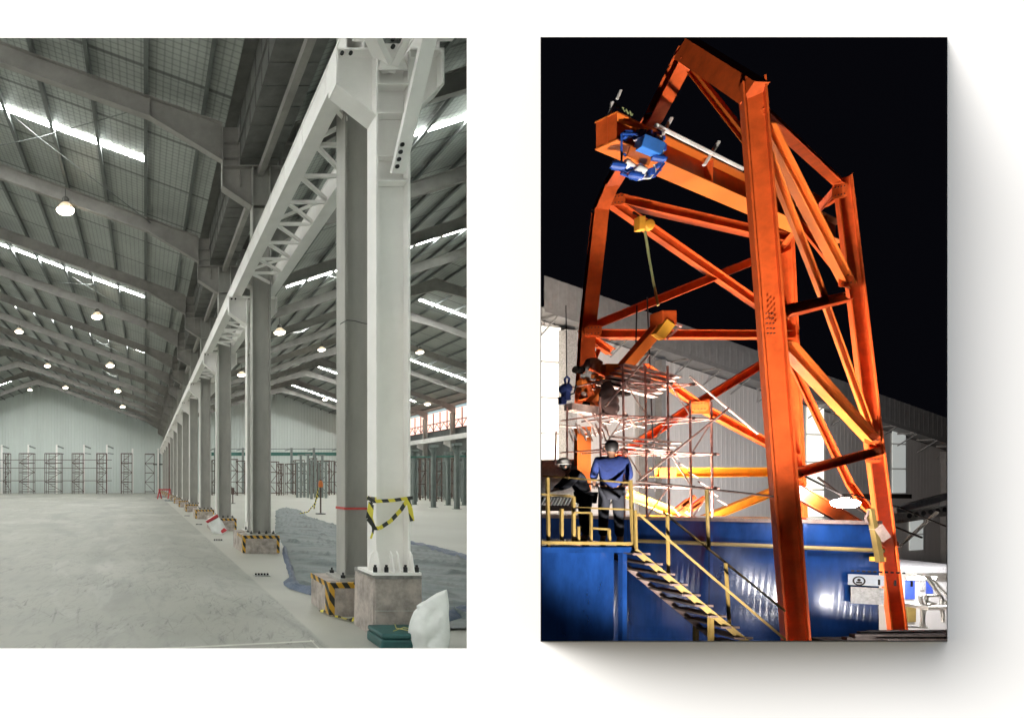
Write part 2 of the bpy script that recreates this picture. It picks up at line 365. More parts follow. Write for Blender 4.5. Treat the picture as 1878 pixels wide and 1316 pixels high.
for k, y in enumerate(YK):
    rm = MB()
    top = [(1.78, zl(1.78)), (RX, zl(RX)), (-31.7, zl(-31.7))]
    bot = [(1.78, zl(1.78) - .82), (.1, zl(.1) - .42), (-12.5, zl(-12.5) - .5), (RX, zl(RX) - .78), (-17.5, zl(-17.5) - .5), (-30, zl(-30) - .42), (-31.7, zl(-31.7) - .85)]
    web_poly(rm, top, bot, y)
    rm.box(.09, .11, y - .1, y + .1, zl(.1) - .41, zl(.1) - .02)
    rm.build('rafter', M['raft'], roofL)
    xe = min(33.4, .57 * y)
    if xe > 4.2:
        rm = MB()
        bp = [(3.45, .82), (5.1, .42), (16.5, .5), (NX, .78), (21.5, .5), (31.8, .42), (33.4, .82)]
        B = [(x, zr(x) - d) for x, d in bp if x < xe]
        if xe not in [b_[0] for b_ in B]: B.append((xe, zr(xe) - .5 if xe < 33 else zr(xe) - .82))
        T = [(3.45, zr(3.45))] + ([(NX, zr(NX))] if xe > NX else []) + [(xe, zr(xe))]
        web_poly(rm, T, B, y)
        rm.build('rafter', M['raft'], roofR)
def purlin(x, z, y0, y1, roof):
    mb = MB(); mb.box(x - .012, x + .012, y0, y1, z + .03, z + .215); mb.box(x - .08, x - .012, y0, y1, z + .03, z + .045)
    mb.build('purlin', M['purlin'], roof)
x = 1.36
while x > -31.5:
    purlin(x, zl(x), D + .1, YG, roofL); x -= 1.31
x = 3.9
while x < 33.3:
    purlin(x, zr(x), max(D + .1, x / .572), YG, roofR); x += 1.31
# skylight strips, laid down the slope every other bay
YS = [4.3 + 12.66 * k for k in range(7)]
def strip(roof, fz, x0, x1, y, wd=.27):
    mb = MB(); n = max(2, int(abs(x1 - x0) / 1.31)); dz = tp - .012
    mb.prism([(x0, fz(x0) + dz), (x1, fz(x1) + dz), (x1, fz(x1) + dz - .004), (x0, fz(x0) + dz - .004)], 'y', y - wd / 2, y + wd / 2)
    mb.build('skylight_strip', M['skylight'], roof)
for y in YS:
    strip(roofL, zl, -.02, -14.0, y); strip(roofL, zl, -16.0, -30, y)
    ya = y + 1.2
    if y > 12: strip(roofR, zr, 7.0 if y > 25 else 6.2, min(18, .56 * y), y)
    if y > 36: strip(roofR, zr, 19.9, min(31, .56 * ya), ya)
# wind bracing rods under the roof
for (xa, xb, ya, yb) in ((-6.2, .2, YK[1], YK[2]), (-6.2, .2, YK[3], YK[4]), (-6.2, .2, YK[5], YK[6]), (-6.2, .2, YK[7], YK[8])):
    mb = MB(); mb.path([(xa, ya, zl(xa) - .1), ((xa + xb) / 2, (ya + yb) / 2, (zl(xa) + zl(xb)) / 2 - .22), (xb, yb, zl(xb) - .1)], .012)
    mb.path([(xb, ya, zl(xb) - .1), ((xa + xb) / 2, (ya + yb) / 2, (zl(xa) + zl(xb)) / 2 - .2), (xa, yb, zl(xa) - .1)], .012)
    mb.build('bracing_rod', M['purlin'], roofL)
for (xa, xb, ya, yb) in ((7, 12, YK[3], YK[4]), (8, 14, YK[5], YK[6]), (20, 26, YK[7], YK[8])):
    mb = MB(); mb.path([(xa, ya, zr(xa) - .1), (xb, yb, zr(xb) - .1)], .012); mb.path([(xb, ya, zr(xb) - .1), (xa, yb, zr(xa) - .1)], .012)
    mb.build('bracing_rod', M['tin'], roofR)
# valley gutter between the naves
vg = MB()
vg.quad((1.8, 3.2, 10.08), (3.5, 6.15, 10.08), (3.5, YG, 10.08), (1.8, YG, 10.08))
g0 = 6.2
vg.box(2.18, 2.2, g0, YG, 8.98, 10.05); vg.box(3.05, 3.07, g0, YG, 8.98, 10.05); vg.box(2.2, 3.05, g0, YG, 8.98, 9.0)
y = g0
while y < 60:
    vg.box(2.165, 2.18, y, y + .03, 8.98, 10.05); vg.box(2.2, 3.05, y, y + .03, 8.965, 8.98); y += .62
vg.box(2.14, 2.18, g0, YG, 9.4, 9.44)
gut = struct(vg.build('valley_gutter', M['duct']))
eb = MB().box(2.60, 2.74, g0, YG, 8.66, 8.83); struct(eb.build('eaves_beam', M['raft']))

# ---- columns: grey roof columns on plinths, white crane columns
def hsection(mb, x0, x1, y0, y1, z0, z1, tf=.02, tw=.016):
    mb.box(x0, x0 + tf, y0, y1, z0, z1); mb.box(x1 - tf, x1, y0, y1, z0, z1)
    ym = (y0 + y1) / 2; mb.box(x0 + tf, x1 - tf, ym - tw / 2, ym + tw / 2, z0, z1)
def plinth_tape(pl, x0, x1, yf, z0, z1, depth):
    t = .06; mb = MB()
    mb.box(x0 - .003, x1 + .003, yf - .004, yf, z1 - t, z1 + .003)
    mb.box(x0 - .003, x0 + t, yf - .004, yf, z0 + .02, z1 - t); mb.box(x1 - t, x1 + .003, yf - .004, yf, z0 + .02, z1 - t)
    mb.box(x0 - .004, x0, yf, yf + depth * .2, z0 + .02, z1 + .003); mb.box(x0 - .004, x0, yf + depth * .2, yf + depth, z1 - t, z1 + .003)
    mb.box(x0, x1, yf, yf + .05, z1, z1 + .004)
    return mb.build('hazard_tape', M['haz'], pl)
def grey_column():
    Y = YK[0]
    t = thing('roof_column', 'x', 'column', (2.67, Y, 0), 'grey roof columns in the row')
    mb = MB(); hsection(mb, 2.46, 2.88, Y - .16, Y + .16, .44, 8.82)
    mb.box(2.48, 2.86, Y - .16, Y + .16, 7.94, 7.96)
    mb.build('shaft', M['grey_steel'], t)
    h = MB(); web_poly(h, [(1.78, 8.84), (3.55, 8.84)], [(1.78, 8.4), (2.44, 7.96), (2.90, 7.96), (3.55, 8.4)], Y, fw=.28)
    for xx in (1.78, 2.2, 2.46, 2.88, 3.13, 3.54): h.box(xx - .008, xx + .008, Y - .13, Y + .13, 8.0 if 2.3 < xx < 3 else 8.43, 8.82)
    h.build('corbel', M['raft'], t)
    st = MB(); hsection(st, 1.78, 2.18, Y - .12, Y + .12, 8.865, 9.8); hsection(st, 3.12, 3.52, Y - .12, Y + .12, 8.865, 9.8)
    for q in (9.05, 9.4): st.box(1.8, 2.16, Y - .12, Y - .01, q, q + .015); st.box(3.14, 3.5, Y - .12, Y - .01, q, q + .015)
    st.build('rafter_seat', M['raft'], t)
    bpz = MB().box(2.36, 2.98, Y - .28, Y + .28, .40, .432); bpz.build('base_plate', M['grey_steel'], t)
    bl = MB()
    for bx in (2.42, 2.6, 2.76, 2.92):
        for by in (Y - .22, Y + .22):
            bl.tube((bx, by, .43), (bx, by, .50), .012); bl.lathe([(.03, 0), (.03, .035), (0, .035)], (bx, by, .432), 6)
    bl.build('anchor_bolt', M['bolt'], t)
    fx0, fx1, fy0, fy1 = 2.2, 3.02, Y - .4, Y + .4
    pl = MB().box(fx0, fx1, fy0, fy1, 0, .40).build('plinth', M['conc'], t, bevel=.008)
    tp_ = plinth_tape(pl, fx0, fx1, fy0, 0, .40, .8); tp_.location = (0, 0, 0)
    return t
gc = grey_column()
gc['label'] = 'nearest grey column, half hidden behind the white column with the tied tape'
for k in range(1, 13):
    dup(gc, (2.67, YK[k], 0), f'grey column on a low taped plinth, {ORD[k]} of the row counted from the near end')
def white_column(Y, x0, x1, zb, label):
    t = thing('crane_column', label, 'column', ((x0 + x1) / 2, Y, 0), 'white crane columns in the row')
    d = .125; ZB = 5.42
    sh = MB(); hsection(sh, x0, x1, Y - d, Y + d, zb, 6.06, tf=.022)
    for zz in (4.72, 4.98):                                   # stiffeners in the neck
        sh.box(x0 + .022, x1 - .022, Y - d + .004, Y - .01, zz, zz + .015)
    sh.build('shaft', M['white'], t)
    br = MB(); xl, xr = (1.99, 3.09) if Y < 7 else (2.05, 3.19)
    web_poly(br, [(xl, 6.08), (x0, 6.08)], [(xl, 5.74), (x0, ZB)], Y, fw=.25)
    web_poly(br, [(x1, 6.08), (xr, 6.08)], [(x1, ZB), (xr, 5.74)], Y, fw=.25)
    for xx in (xl, xr): br.box(xx - .012, xx + .012, Y - .125, Y + .125, 5.72, 6.1)
    br.box(x0 + .022, x1 - .022, Y - d, Y - .01, 5.72, 5.74)
    br.box(x0 + .022, x1 - .022, Y - d, Y - .01, 5.42, 5.44)
    br.build('bracket', M['white'], t)
    bs = MB(); xm = (x0 + x1) / 2
    bs.box(x0 - .07, x1 + .07, Y - .22, Y + .22, zb - .03, zb)
    for xx in (x0 - .001, x0 + .14, x1 - .15, x1 - .011):       # gusset fins standing toward the front
        bs.prism([(Y - .23, zb), (Y - d, zb), (Y - d, zb + .21), (Y - .17, zb + .17)], 'x', xx, xx + .012)
    bs.prism([(x0 - .065, zb), (x0, zb), (x0, zb + .21), (x0 - .04, zb + .17)], 'y', Y - .08, Y - .068)
    bs.prism([(x1, zb), (x1 + .065, zb), (x1 + .04, zb + .17), (x1, zb + .21)], 'y', Y - .08, Y - .068)
    bs.build('base_plate', M['white'], t)
    bl = MB()
    for bx in (x0 - .035, x0 + .08, x1 - .08, x1 + .035):
        bl.lathe([(.022, 0), (.022, .05), (.014, .055), (.014, .075), (0, .075)], (bx, Y - .19, zb), 8)
    bl.build('anchor_bolt', M['bolt'], t)
    hb = MB()
    for q, (bx, bz) in enumerate(((xl + .05, 6.04), (xl + .14, 6.04))): hb.tube((bx, Y - .14, bz), (bx, Y - .12, bz), .02, 10)
    hb.build('bracket_bolt', M['bolt'], t)
    return t
W1 = 6.34
wc = white_column(W1, 2.395, 2.75, .68, 'large near white column tied with yellow and black tape')
pl = MB().box(2.38, 2.86, 6.2, 6.80, 0, .60)
pl.prism([(2.36, .0), (2.38, .0), (2.38, .58), (2.372, .55)], 'y', 6.22, 6.78)
plo = pl.build('plinth', M['conc'], wc, bevel=.012)
MB().box(2.379, 2.861, 6.197, 6.2, .27, .276).build('form_line', M['joint'], wc)
gr = MB().box(2.375, 2.865, 6.195, 6.805, .60, .645).build('grout_pad', M['grout'], wc, bevel=.006)
WY = [W1] + [y + .78 for y in YK[1:]]
w2 = white_column(WY[1], 2.47, 2.9, .46, 'white crane column behind the second grey column of the row')
pp = MB().box(2.2, 3.02, WY[1] - .36, WY[1] + .3, 0, .424).build('plinth', M['conc'], w2)
for k in range(2, 13):
    dup(w2, (w2.location.x, WY[k], 0), f'white crane column behind the {ORD[k]} grey column of the row')
# diagonal strut bolted to the near white column
a, b = P(731, 318, 6.16), P(800, 20, 5.55)
st = thing('diagonal_strut', 'slanting white channel bolted to the neck of the large near column', 'strut', a)
mb = MB(); d = (b - a).normalized(); n = Vector((0, 1, 0)); n = (n - d * n.dot(d)).normalized(); u = d.cross(n)
mb.obox(a, b, -.005, .005, -.06, .06, n, u); mb.obox(a, b, -.005, .07, .06, .068, n, u); mb.obox(a, b, -.005, .07, -.068, -.06, n, u)
mb.build('channel', M['white'], st)
hb = MB()
for q in range(4):
    c_ = a + d * (.06 + .065 * q) + u * .035
    hb.tube(c_ - n * .03, c_ - n * .004, .02, 10)
hb.build('bolt', M['bolt'], st)
# second strut above the bracket
a, b = P(718, 130, 6.3), P(770, 20, 5.9)
st = thing('diagonal_strut', 'short white strut rising above the bracket of the near column', 'strut', a)
mb = MB(); mb.bar(a, b, .07, .16, Vector((0, 1, 0))); mb.bar(P(712, 130, 6.3), P(660, 20, 5.9), .07, .14, Vector((0, 1, 0)))
mb.prism([(P(694, 0, 6.2).x, P(0, 128, 6.2).z), (P(748, 0, 6.2).x, P(0, 128, 6.2).z), (P(735, 0, 6.2).x, P(0, 80, 6.2).z), (P(706, 0, 6.2).x, P(0, 80, 6.2).z)], 'y', 6.2, 6.215)
mb.build('gusset', M['white'], st)
hb = MB()
for py in (73, 87): p = P(720, py, 6.19); hb.tube(p, p + Vector((0, -.02, 0)), .022, 10)
hb.build('bolt', M['bolt'], st)

# runway: one span between neighbouring white columns
def runway(Ya, Yb, label):
    t = thing('crane_runway', label, 'crane girder', (2.62, Ya, 6.1), 'spans of the crane runway')
    for x0, x1 in ((2.12, 2.34), (2.92, 3.14)):
        g = MB(); g.box(x0, x1, Ya + .004, Yb - .004, 6.105, 6.125); g.box(x0, x1, Ya + .004, Yb - .004, 6.43, 6.45)
        xm = x0 + .02 if x0 < 2.5 else x1 - .02
        g.box(x0 + .012, x0 + .026, Ya + .004, Yb - .004, 6.125, 6.43); g.box(x1 - .026, x1 - .012, Ya + .004, Yb - .004, 6.125, 6.43)
        yy = Ya + .7
        while yy < Yb - .3: g.box(x0 + .002, x0 + .012, yy, yy + .012, 6.125, 6.43); yy += 1.05
        g.build('girder', M['white'], t)
    l = MB(); n = max(3, int((Yb - Ya) / .78)); st = (Yb - Ya) / n
    for i in range(n):
        y0 = Ya + st * i
        l.bar((2.34, y0 + .1, 6.16), (2.92, y0 + .1, 6.16), .05, .05)
        l.bar((2.34, y0 + .14, 6.16), (2.92, y0 + st + .02, 6.17), .05, .05)
        if i % 3 == 1: l.bar((2.92, y0 + .14, 6.21), (2.34, y0 + st + .02, 6.22), .045, .045)
    l.build('lacing', M['white'], t)
    return t
runway(3.9, W1 - .2, 'stub of white laced runway above the large near column')
runway(W1 + .02, WY[1] - .02, 'long white laced runway span from the large near column to the second one')
r2 = runway(WY[1] + .02, WY[2] - .02, 'white laced runway span between the second and third columns')
for k in range(2, 12):
    dup(r2, (2.62, WY[k] + .02, 6.1), f'white laced runway span beyond the {ORD[k]} column of the row')

# ---- tape, wires on the near columns
tpx = [(676, 915), (682, 920), (720, 918), (745, 913), (757, 914)]
def ribbon(mb, pts, w_, up=Vector((0, 0, 1)), th=.002):
    for a, b in zip(pts[:-1], pts[1:]):
        d_ = (b - a).normalized(); n_ = Vector((0, 1, 0)); u_ = d_.cross(n_).normalized()
        mb.obox(a, b, -th, th, -w_ / 2, w_ / 2, n_, u_)
yt = W1 - .14
mb = MB()
ribbon(mb, [P(x, y, yt) for x, y in ((674, 911), (684, 919), (720, 917), (742, 914), (757, 912))], .035)
ribbon(mb, [P(x, y, yt - .006) for x, y in ((748, 915), (735, 935), (716, 955), (696, 968), (686, 968), (680, 950), (682, 925))], .04)
ribbon(mb, [P(x, y, yt - .012) for x, y in ((680, 920), (675, 950), (684, 962))], .045)
ribbon(mb, [P(x, y, yt - .012) for x, y in ((747, 914), (752, 930), (756, 955))], .045)
ribbon(mb, [P(x, y, yt - .018) for x, y in ((684, 968), (684, 975), (680, 987))], .02)
mb.box(2.391, 2.397, W1 - .13, W1 + .13, P(0, 914, 6.34).z - .02, P(0, 914, 6.34).z + .02)
tag(mb.build('barrier_tape', M['hazy']), 'yellow and black tape tied round the large white column', 'tape')
zt = P(0, 932, 7.4).z
tag(MB().box(2.452, 2.888, YK[0] - .166, YK[0] - .162, zt - .015, zt + .015).box(2.452, 2.457, YK[0] - .166, YK[0] + .166, zt - .013, zt + .017).build('red_tape', M['redtape']), 'thin red tape round the nearest grey column', 'tape')
mb = MB(); mb.path([P(x, y, 7.37) for x, y in ((624, 594), (636, 587), (650, 588), (664, 592), (680, 595))], .006)
tag(mb.build('wire', M['cable']), 'loose dark wire round the nearest grey column', 'wire')
# floor tape
mb = MB(); pts = [(586, 1122), (598, 1125), (612, 1131), (626, 1137), (640, 1139), (652, 1140)]
q = [Vector((P(x, y, 1760 / (y - 884)).x, 1760 / (y - 884), .012 + .02 * (i % 2))) for i, (x, y) in enumerate(pts)]
for a, b in zip(q[:-1], q[1:]): mb.quad(a + Vector((0, -.06, 0)), b + Vector((0, -.06, .01)), b + Vector((0, .06, .012)), a + Vector((0, .05, .0)))
tag(mb.build('floor_tape', M['hazy']), 'crumpled yellow and black tape lying on the floor by the plinth', 'tape')

# ---- tarpaulin on the floor
def lerp_tab(tab, y):
    for (y0, x0), (y1, x1) in zip(tab[:-1], tab[1:]):
        if y <= y1: return x0 + (x1 - x0) * (y - y0) / (y1 - y0)
    return tab[-1][1]
LT = [(6.5, 3.1), (7.4, 3.06), (8.25, 3.04), (8.3, 2.42), (8.9, 2.30), (9.8, 2.42), (11.3, 2.72), (12.9, 3.06), (15, 3.46), (19, 4.1), (23, 5), (34, 7.4), (37, 8.6)]
RT = [(6.5, 3.66), (8, 4.56), (12.5, 6.75), (15, 6.95), (21, 7.0), (28, 7.6), (34, 8.8), (37, 8.8)]
def tarp_z(x, y):
    a_, b_ = x * .8 - y * .62, x * .9 + y * .72
    v = noise.noise(Vector((a_ * .5, b_ * .8, 1.3)))
    w_ = noise.noise(Vector((x * .7, y * .5, 3.3))) * .8
    r = 1 - abs(noise.noise(Vector((a_ * .22 + w_, b_ * 1.15 + w_, 4.1)))) * 8
    r2 = 1 - abs(noise.noise(Vector((a_ * .9 + w_, b_ * 1.3, 9.7)))) * 6
    return .012 + max(0, v) * .015 + max(0, r) ** 1.5 * .06 + max(0, r2) ** 2 * .045
mb = MB(); NU, NV = 46, 260; grid = []
for j_ in range(NV + 1):
    y = 6.5 + (37 - 6.5) * (j_ / NV) ** 1.5
    xa, xb = lerp_tab(LT, y), lerp_tab(RT, y)
    xa += .05 * noise.noise(Vector((y * 1.3, 0, 0)))
    row = []
    for i in range(NU + 1):
        x = xa + (xb - xa) * i / NU; e = min(i, NU - i) / 3
        row.append(mb.bm.verts.new((x, y, .008 + tarp_z(x, y) * min(1, e + .15))))
    grid.append(row)
for j_ in range(NV):
    for i in range(NU): mb.bm.faces.new((grid[j_][i], grid[j_][i + 1], grid[j_ + 1][i + 1], grid[j_ + 1][i]))
tarp = mb.build('tarpaulin', M['tarp'], smooth=True)
tag(tarp, 'wrinkled grey green tarpaulin with blue folded edges spread along the columns', 'tarpaulin')
def fold(pts, wd, name='folded_edge'):
    mb = MB(); rows = []
    n = len(pts)
    dense = []
    for a, b in zip(pts[:-1], pts[1:]):
        for t in range(10): dense.append(Vector(a).lerp(Vector(b), t / 10))
    dense.append(Vector(pts[-1]))
    for i, p in enumerate(dense):
        d_ = (dense[min(i + 1, len(dense) - 1)] - dense[max(i - 1, 0)]).normalized(); s_ = Vector((-d_.y, d_.x, 0))
        w_ = wd * (1 + .35 * noise.noise(p * 2.2)); row = []
        for q in range(9):
            u = q / 8; zz = .006 + math.sin(u * math.pi) * .07 * (1 + .6 * noise.noise(p * 5 + Vector((q * .6, 0, 0))))
            row.append(mb.bm.verts.new(p + s_ * (u - .5) * w_ + Vector((0, 0, zz + tarp_z(p.x, p.y) * .35 * u))))
        rows.append(row)
    for a, b in zip(rows[:-1], rows[1:]):
        for q in range(8): mb.bm.faces.new((a[q], b[q], b[q + 1], a[q + 1]))
    return mb.build(name, M['tarp_blue'], tarp, smooth=True)
fold([(3.35, 14.4, 0), (3.02, 12.9, 0), (2.72, 11.3, 0), (2.52, 10.3, 0), (2.34, 9.5, 0)], .11)
fold([(2.32, 9.6, 0), (2.27, 9.0, 0), (2.45, 8.55, 0), (2.75, 8.36, 0), (3.1, 8.25, 0)], .22)
fold([(3.0, 7.0, 0), (3.3, 6.85, 0), (3.75, 7.2, 0), (4.1, 7.4, 0)], .34)
fold([(6.9, 15.6, 0), (6.85, 14.2, 0), (6.8, 13.0, 0), (6.7, 12.2, 0)], .3)
# flat tarp pieces by the far columns
for (px, py, w_, l_, lab) in ((325, 918, 2.2, 3.5, 'small folded dark tarp lying beside the far columns'), (312, 911, 3.2, 3.0, 'farthest folded dark tarp on the floor near the gable')):
    Y = 1760 / (py - 884); c_ = P(px, py, Y); mb = MB(); g = []
    for i in range(14):
        g.append([mb.bm.verts.new((c_.x - w_ / 2 + w_ * j_ / 13, Y - l_ / 2 + l_ * i / 13, .02 + .12 * abs(noise.noise(Vector((i * .4, j_ * .5, px)))) * (1 if 0 < i < 13 and 0 < j_ < 13 else .1))) for j_ in range(14)])
    for i in range(13):
        for j_ in range(13): mb.bm.faces.new((g[i][j_], g[i][j_ + 1], g[i + 1][j_ + 1], g[i + 1][j_]))
    tag(mb.build('folded_tarp', M['tarp'], smooth=True), lab, 'tarpaulin')

# ---- sacks and box in front
def sack(name, base, h, w_, dp, top_shift, label, tilt=0, slant=0.25):
    mb = MB(); rings = []; nr, ns = 34, 48
    for i in range(nr + 1):
        t = i / nr; ww = w_ / 2 * (1.0 - .10 * t + .10 * math.sin(t * 3.0)); dd = dp / 2 * (1 - .8 * t ** 2.2); ring = []
        for j_ in range(ns):
            a_ = 2 * math.pi * j_ / ns; ca, sa = math.cos(a_), math.sin(a_)
            x = ww * (abs(ca) ** .7) * (1 if ca > 0 else -1); y = dd * (abs(sa) ** .8) * (1 if sa > 0 else -1)
            z = h * t * (1 + slant * (x / w_) * t)
            nn = noise.noise(Vector((x * 7, y * 6, z * 5 + h))) * .05 + noise.noise(Vector((x * 19, y * 14, z * 15 + h))) * .010
            cr_ = (1 - min(1, abs(noise.noise(Vector((x * 5 + z * 3, y * 5, z * 3 - x * 4 + h)))) * 5)) ** 2 * .022
            k_ = 1 - cr_ / max(.06, math.hypot(x, y))
            ring.append(mb.bm.verts.new(Vector((x * k_ + top_shift * t + nn * .5, y * k_ + nn * .5, z))))
        rings.append(ring)
    for a_, b_ in zip(rings[:-1], rings[1:]):
        for j_ in range(ns): mb.bm.faces.new((a_[j_], a_[(j_ + 1) % ns], b_[(j_ + 1) % ns], b_[j_]))
    mb.bm.faces.new(rings[0][::-1]); mb.bm.faces.new(rings[-1])
    o = mb.build(name, M['sack'], smooth=True); o.location = base; o.rotation_euler = (0, R(tilt), 0)
    return tag(o, label, 'sack')
sack('white_sack', (2.70, 5.72, 0), .50, .33, .3, .03, 'slack white sack standing open beside the green case', slant=.35)
Y3 = 1760 / (977 - 884)
s2 = sack('red_topped_sack', (P(407, 977, Y3).x - .05, Y3 - .3, 0), .62, .42, .3, 0, 'white and red sack leaning against the third plinth', tilt=-32, slant=0)
mb = MB().prism([(-.21, .60), (.21, .60), (.20, .50), (-.20, .52)], 'y', -.1, .1).prism([(.0, .02), (.2, .02), (.16, .14), (.02, .12)], 'y', -.165, -.1)
mb.build('red_hem', M['redcloth'], s2, bevel=.02)
# green case with string
bx0, bx1, byf, byb = 2.26, 2.64, 5.72, 6.12
cs = thing('green_case', 'dark teal plastic case tied with yellow string before the near plinth', 'case', (2.45, 5.9, 0))
mb = MB().box(bx0, bx1 + .12, byf, byb, 0, .10); mb.box(bx0 + .004, bx1 + .116, byf + .004, byb - .004, .103, .155)
mb.build('shell', M['box_green'], cs, bevel=.018)
mb = MB(); mb.path([(bx0 + .15, byf + .1, .16), (bx0 + .3, byf + .22, .165), (bx1 + .05, byf + .12, .162)], .005); mb.path([(bx0 + .28, byb - .02, .16), (bx0 + .22, byf + .2, .163), (bx0 + .4, byf + .02, .16)], .005)
mb.build('string', M['string'], cs)
# floor sockets
soc = None
for i, (px, py) in enumerate(((480, 1055), (400, 991), (365, 962), (343, 946))):
    Y = 1760 / (py - 884); c_ = P(px, py, Y); lab = f'flat metal floor anchor cover, {ORD[i]} along the floor from the near end'
    if soc is None:
        soc = thing('floor_anchor', lab, 'floor cover', (c_.x, Y, 0), 'metal anchor covers on the floor')
        MB().box(c_.x - .13, c_.x + .13, Y - .1, Y + .1, .002, .012).build('plate', M['tin'], soc)
        bb = MB()
        for q in range(5): bb.lathe([(.018, 0), (.018, .03), (0, .034)], (c_.x - .1 + .05 * q, Y, .012), 8)
        bb.build('bolt', M['bolt'], soc)
    else: dup(soc, (c_.x, Y, 0), lab)
# hazard post with hanging chain
Yh = 30.3; c_ = P(588, 942, Yh); ph = thing('barrier_post', 'black and yellow barrier post with orange lamp standing on the open floor', 'post', (c_.x, Yh, 0))
MB().lathe([(.25, 0), (.25, .04), (.03, .06), (0, .06)], (c_.x, Yh, 0)).build('base', M['bolt'], ph)
MB().tube((c_.x, Yh, .05), (c_.x, Yh, 1.75), .04).build('pole', M['rust'], ph)
MB().bar((c_.x - .35, Yh - .02, .25), (c_.x - .12, Yh - .02, 1.3), .04, .09, Vector((0, 1, 0))).build('striped_board', M['hazy'], ph)
MB().lathe([(.1, 0), (.13, .1), (.1, .28), (.06, .34), (0, .36)], (c_.x, Yh, 1.35), 12).build('beacon', M['orangeplastic'], ph, smooth=True)
mb = MB(); mb.path([(c_.x - .1, Yh, 1.0), (c_.x - .35, Yh - .1, .5), (c_.x - .7, Yh - .2, .12), (c_.x - 1.1, Yh - .2, .04)], .025); mb.build('chain', M['hazy'], ph)
Yh = 1760 / (923 - 884); c_ = P(427, 923, Yh)
bp2 = thing('barrier_post', 'dark thin post behind the third and fourth columns', 'post', (c_.x, Yh, 0))
MB().lathe([(.2, 0), (.2, .03), (0, .04)], (c_.x, Yh, 0)).build('base', M['bolt'], bp2); MB().tube((c_.x, Yh, .03), (c_.x, Yh, 1.2), .04).box(c_.x - .12, c_.x + .12, Yh - .02, Yh + .02, .7, 1.2).build('pole', M['rust_dark'], bp2)

# ---- high-bay lamps
lamps = [(120, 383, 20.2), (178, 579, 32.9), (35, 607, 45.5), (87, 670, 58.2), (202, 669, 45.5), (216, 716, 58.2), (120, 710, 70.8), (225, 745, 70.8), (55, 714, 83.4),
         (513, 608, 32.9), (443, 686, 45.5), (590, 640, 50), (770, 645, 50), (784, 740, 66), (596, 732, 80)]
lab_l = ['largest bell lamp, near the long first skylight strip', 'bell lamp below the second skylight strip', 'bell lamp at the left edge of the photo', 'bell lamp right of the edge one, halfway to the gable',
         'middle-sized bell lamp between the third skylight and the gable', 'bell lamp below the middle-sized one over the gable slope', 'small bell lamp just over the left gable slope', 'lowest bell lamp over the right part of the left gable',
         'small bell lamp at the left gable peak', 'bell lamp right of the second grey column under the right roof', 'bell lamp between the third and fourth grey columns', 'bell lamp seen between the second grey column and the near one',
         'bell lamp right of the white column, the higher one', 'bell lamp right of the white column, just above the pink windows', 'tiny bell lamp above the right gable']
l0 = None
for (px, py, Y), lab in zip(lamps, lab_l):
    p = P(px, py, Y)
    if l0 is None:
        l0 = thing('bell_lamp', lab, 'lamp', p, 'hanging bell lamps in the hall')
        MB().lathe([(.10, .2), (.14, .18), (.22, .10), (.30, .0), (.31, -.04), (.29, -.04)], p, 24).build('reflector', M['lamp_refl'], l0, smooth=True)
        MB().lathe([(0, .38), (.09, .38), (.13, .33), (.13, .2), (0, .2)], p, 16).build('housing', M['lamp_body'], l0)
        MB().lathe([(0, -.17), (.16, -.155), (.26, -.11), (.305, -.045), (0, -.03)], p, 24).build('glass', M['lamp_on'], l0, smooth=True)
        MB().tube(p + Vector((0, 0, .38)), p + Vector((0, 0, .75)), .015).build('hanger', M['lamp_body'], l0)
    else: dup(l0, p, lab)

# ---- posts, rails and scaffolds before the left gable
Yp = 85.0
for i, px in enumerate((3, 52, 104, 154, 196, 243, 290)):
    p = P(px, 907, Yp); zt_ = P(0, 815, Yp).z if px < 200 else P(0, 822, Yp).z
    lab = f'tall pale steel post before the left gable, {ORD[i]} from the left edge'
    t = thing('steel_post', lab, 'post', (p.x, Yp, 0), 'pale posts before the left gable')
    MB().box(p.x - .12, p.x + .12, Yp - .1, Yp + .1, 0, zt_).build('shaft', M['white'], t)
    if i < 5:
        MB().bar((p.x, Yp, zt_ - .15), (p.x + .9, Yp + .6, zt_ - .5), .12, .18).bar((p.x, Yp, zt_ - 1.2), (p.x + .9, Yp + .6, zt_ - 1.3), .1, .12).build('arm', M['gpost'], t)
rl = MB()
for py in (843, 858, 881): rl.tube((P(0, py, 84.6).x - 1, 84.6, P(0, py, 84.6).z), (P(205, py, 84.6).x, 84.6, P(0, py, 84.6).z), .045, 6)
tag(rl.build('guard_rail', M['rust_dark']), 'three long thin rails strung along the left gable posts', 'rail')
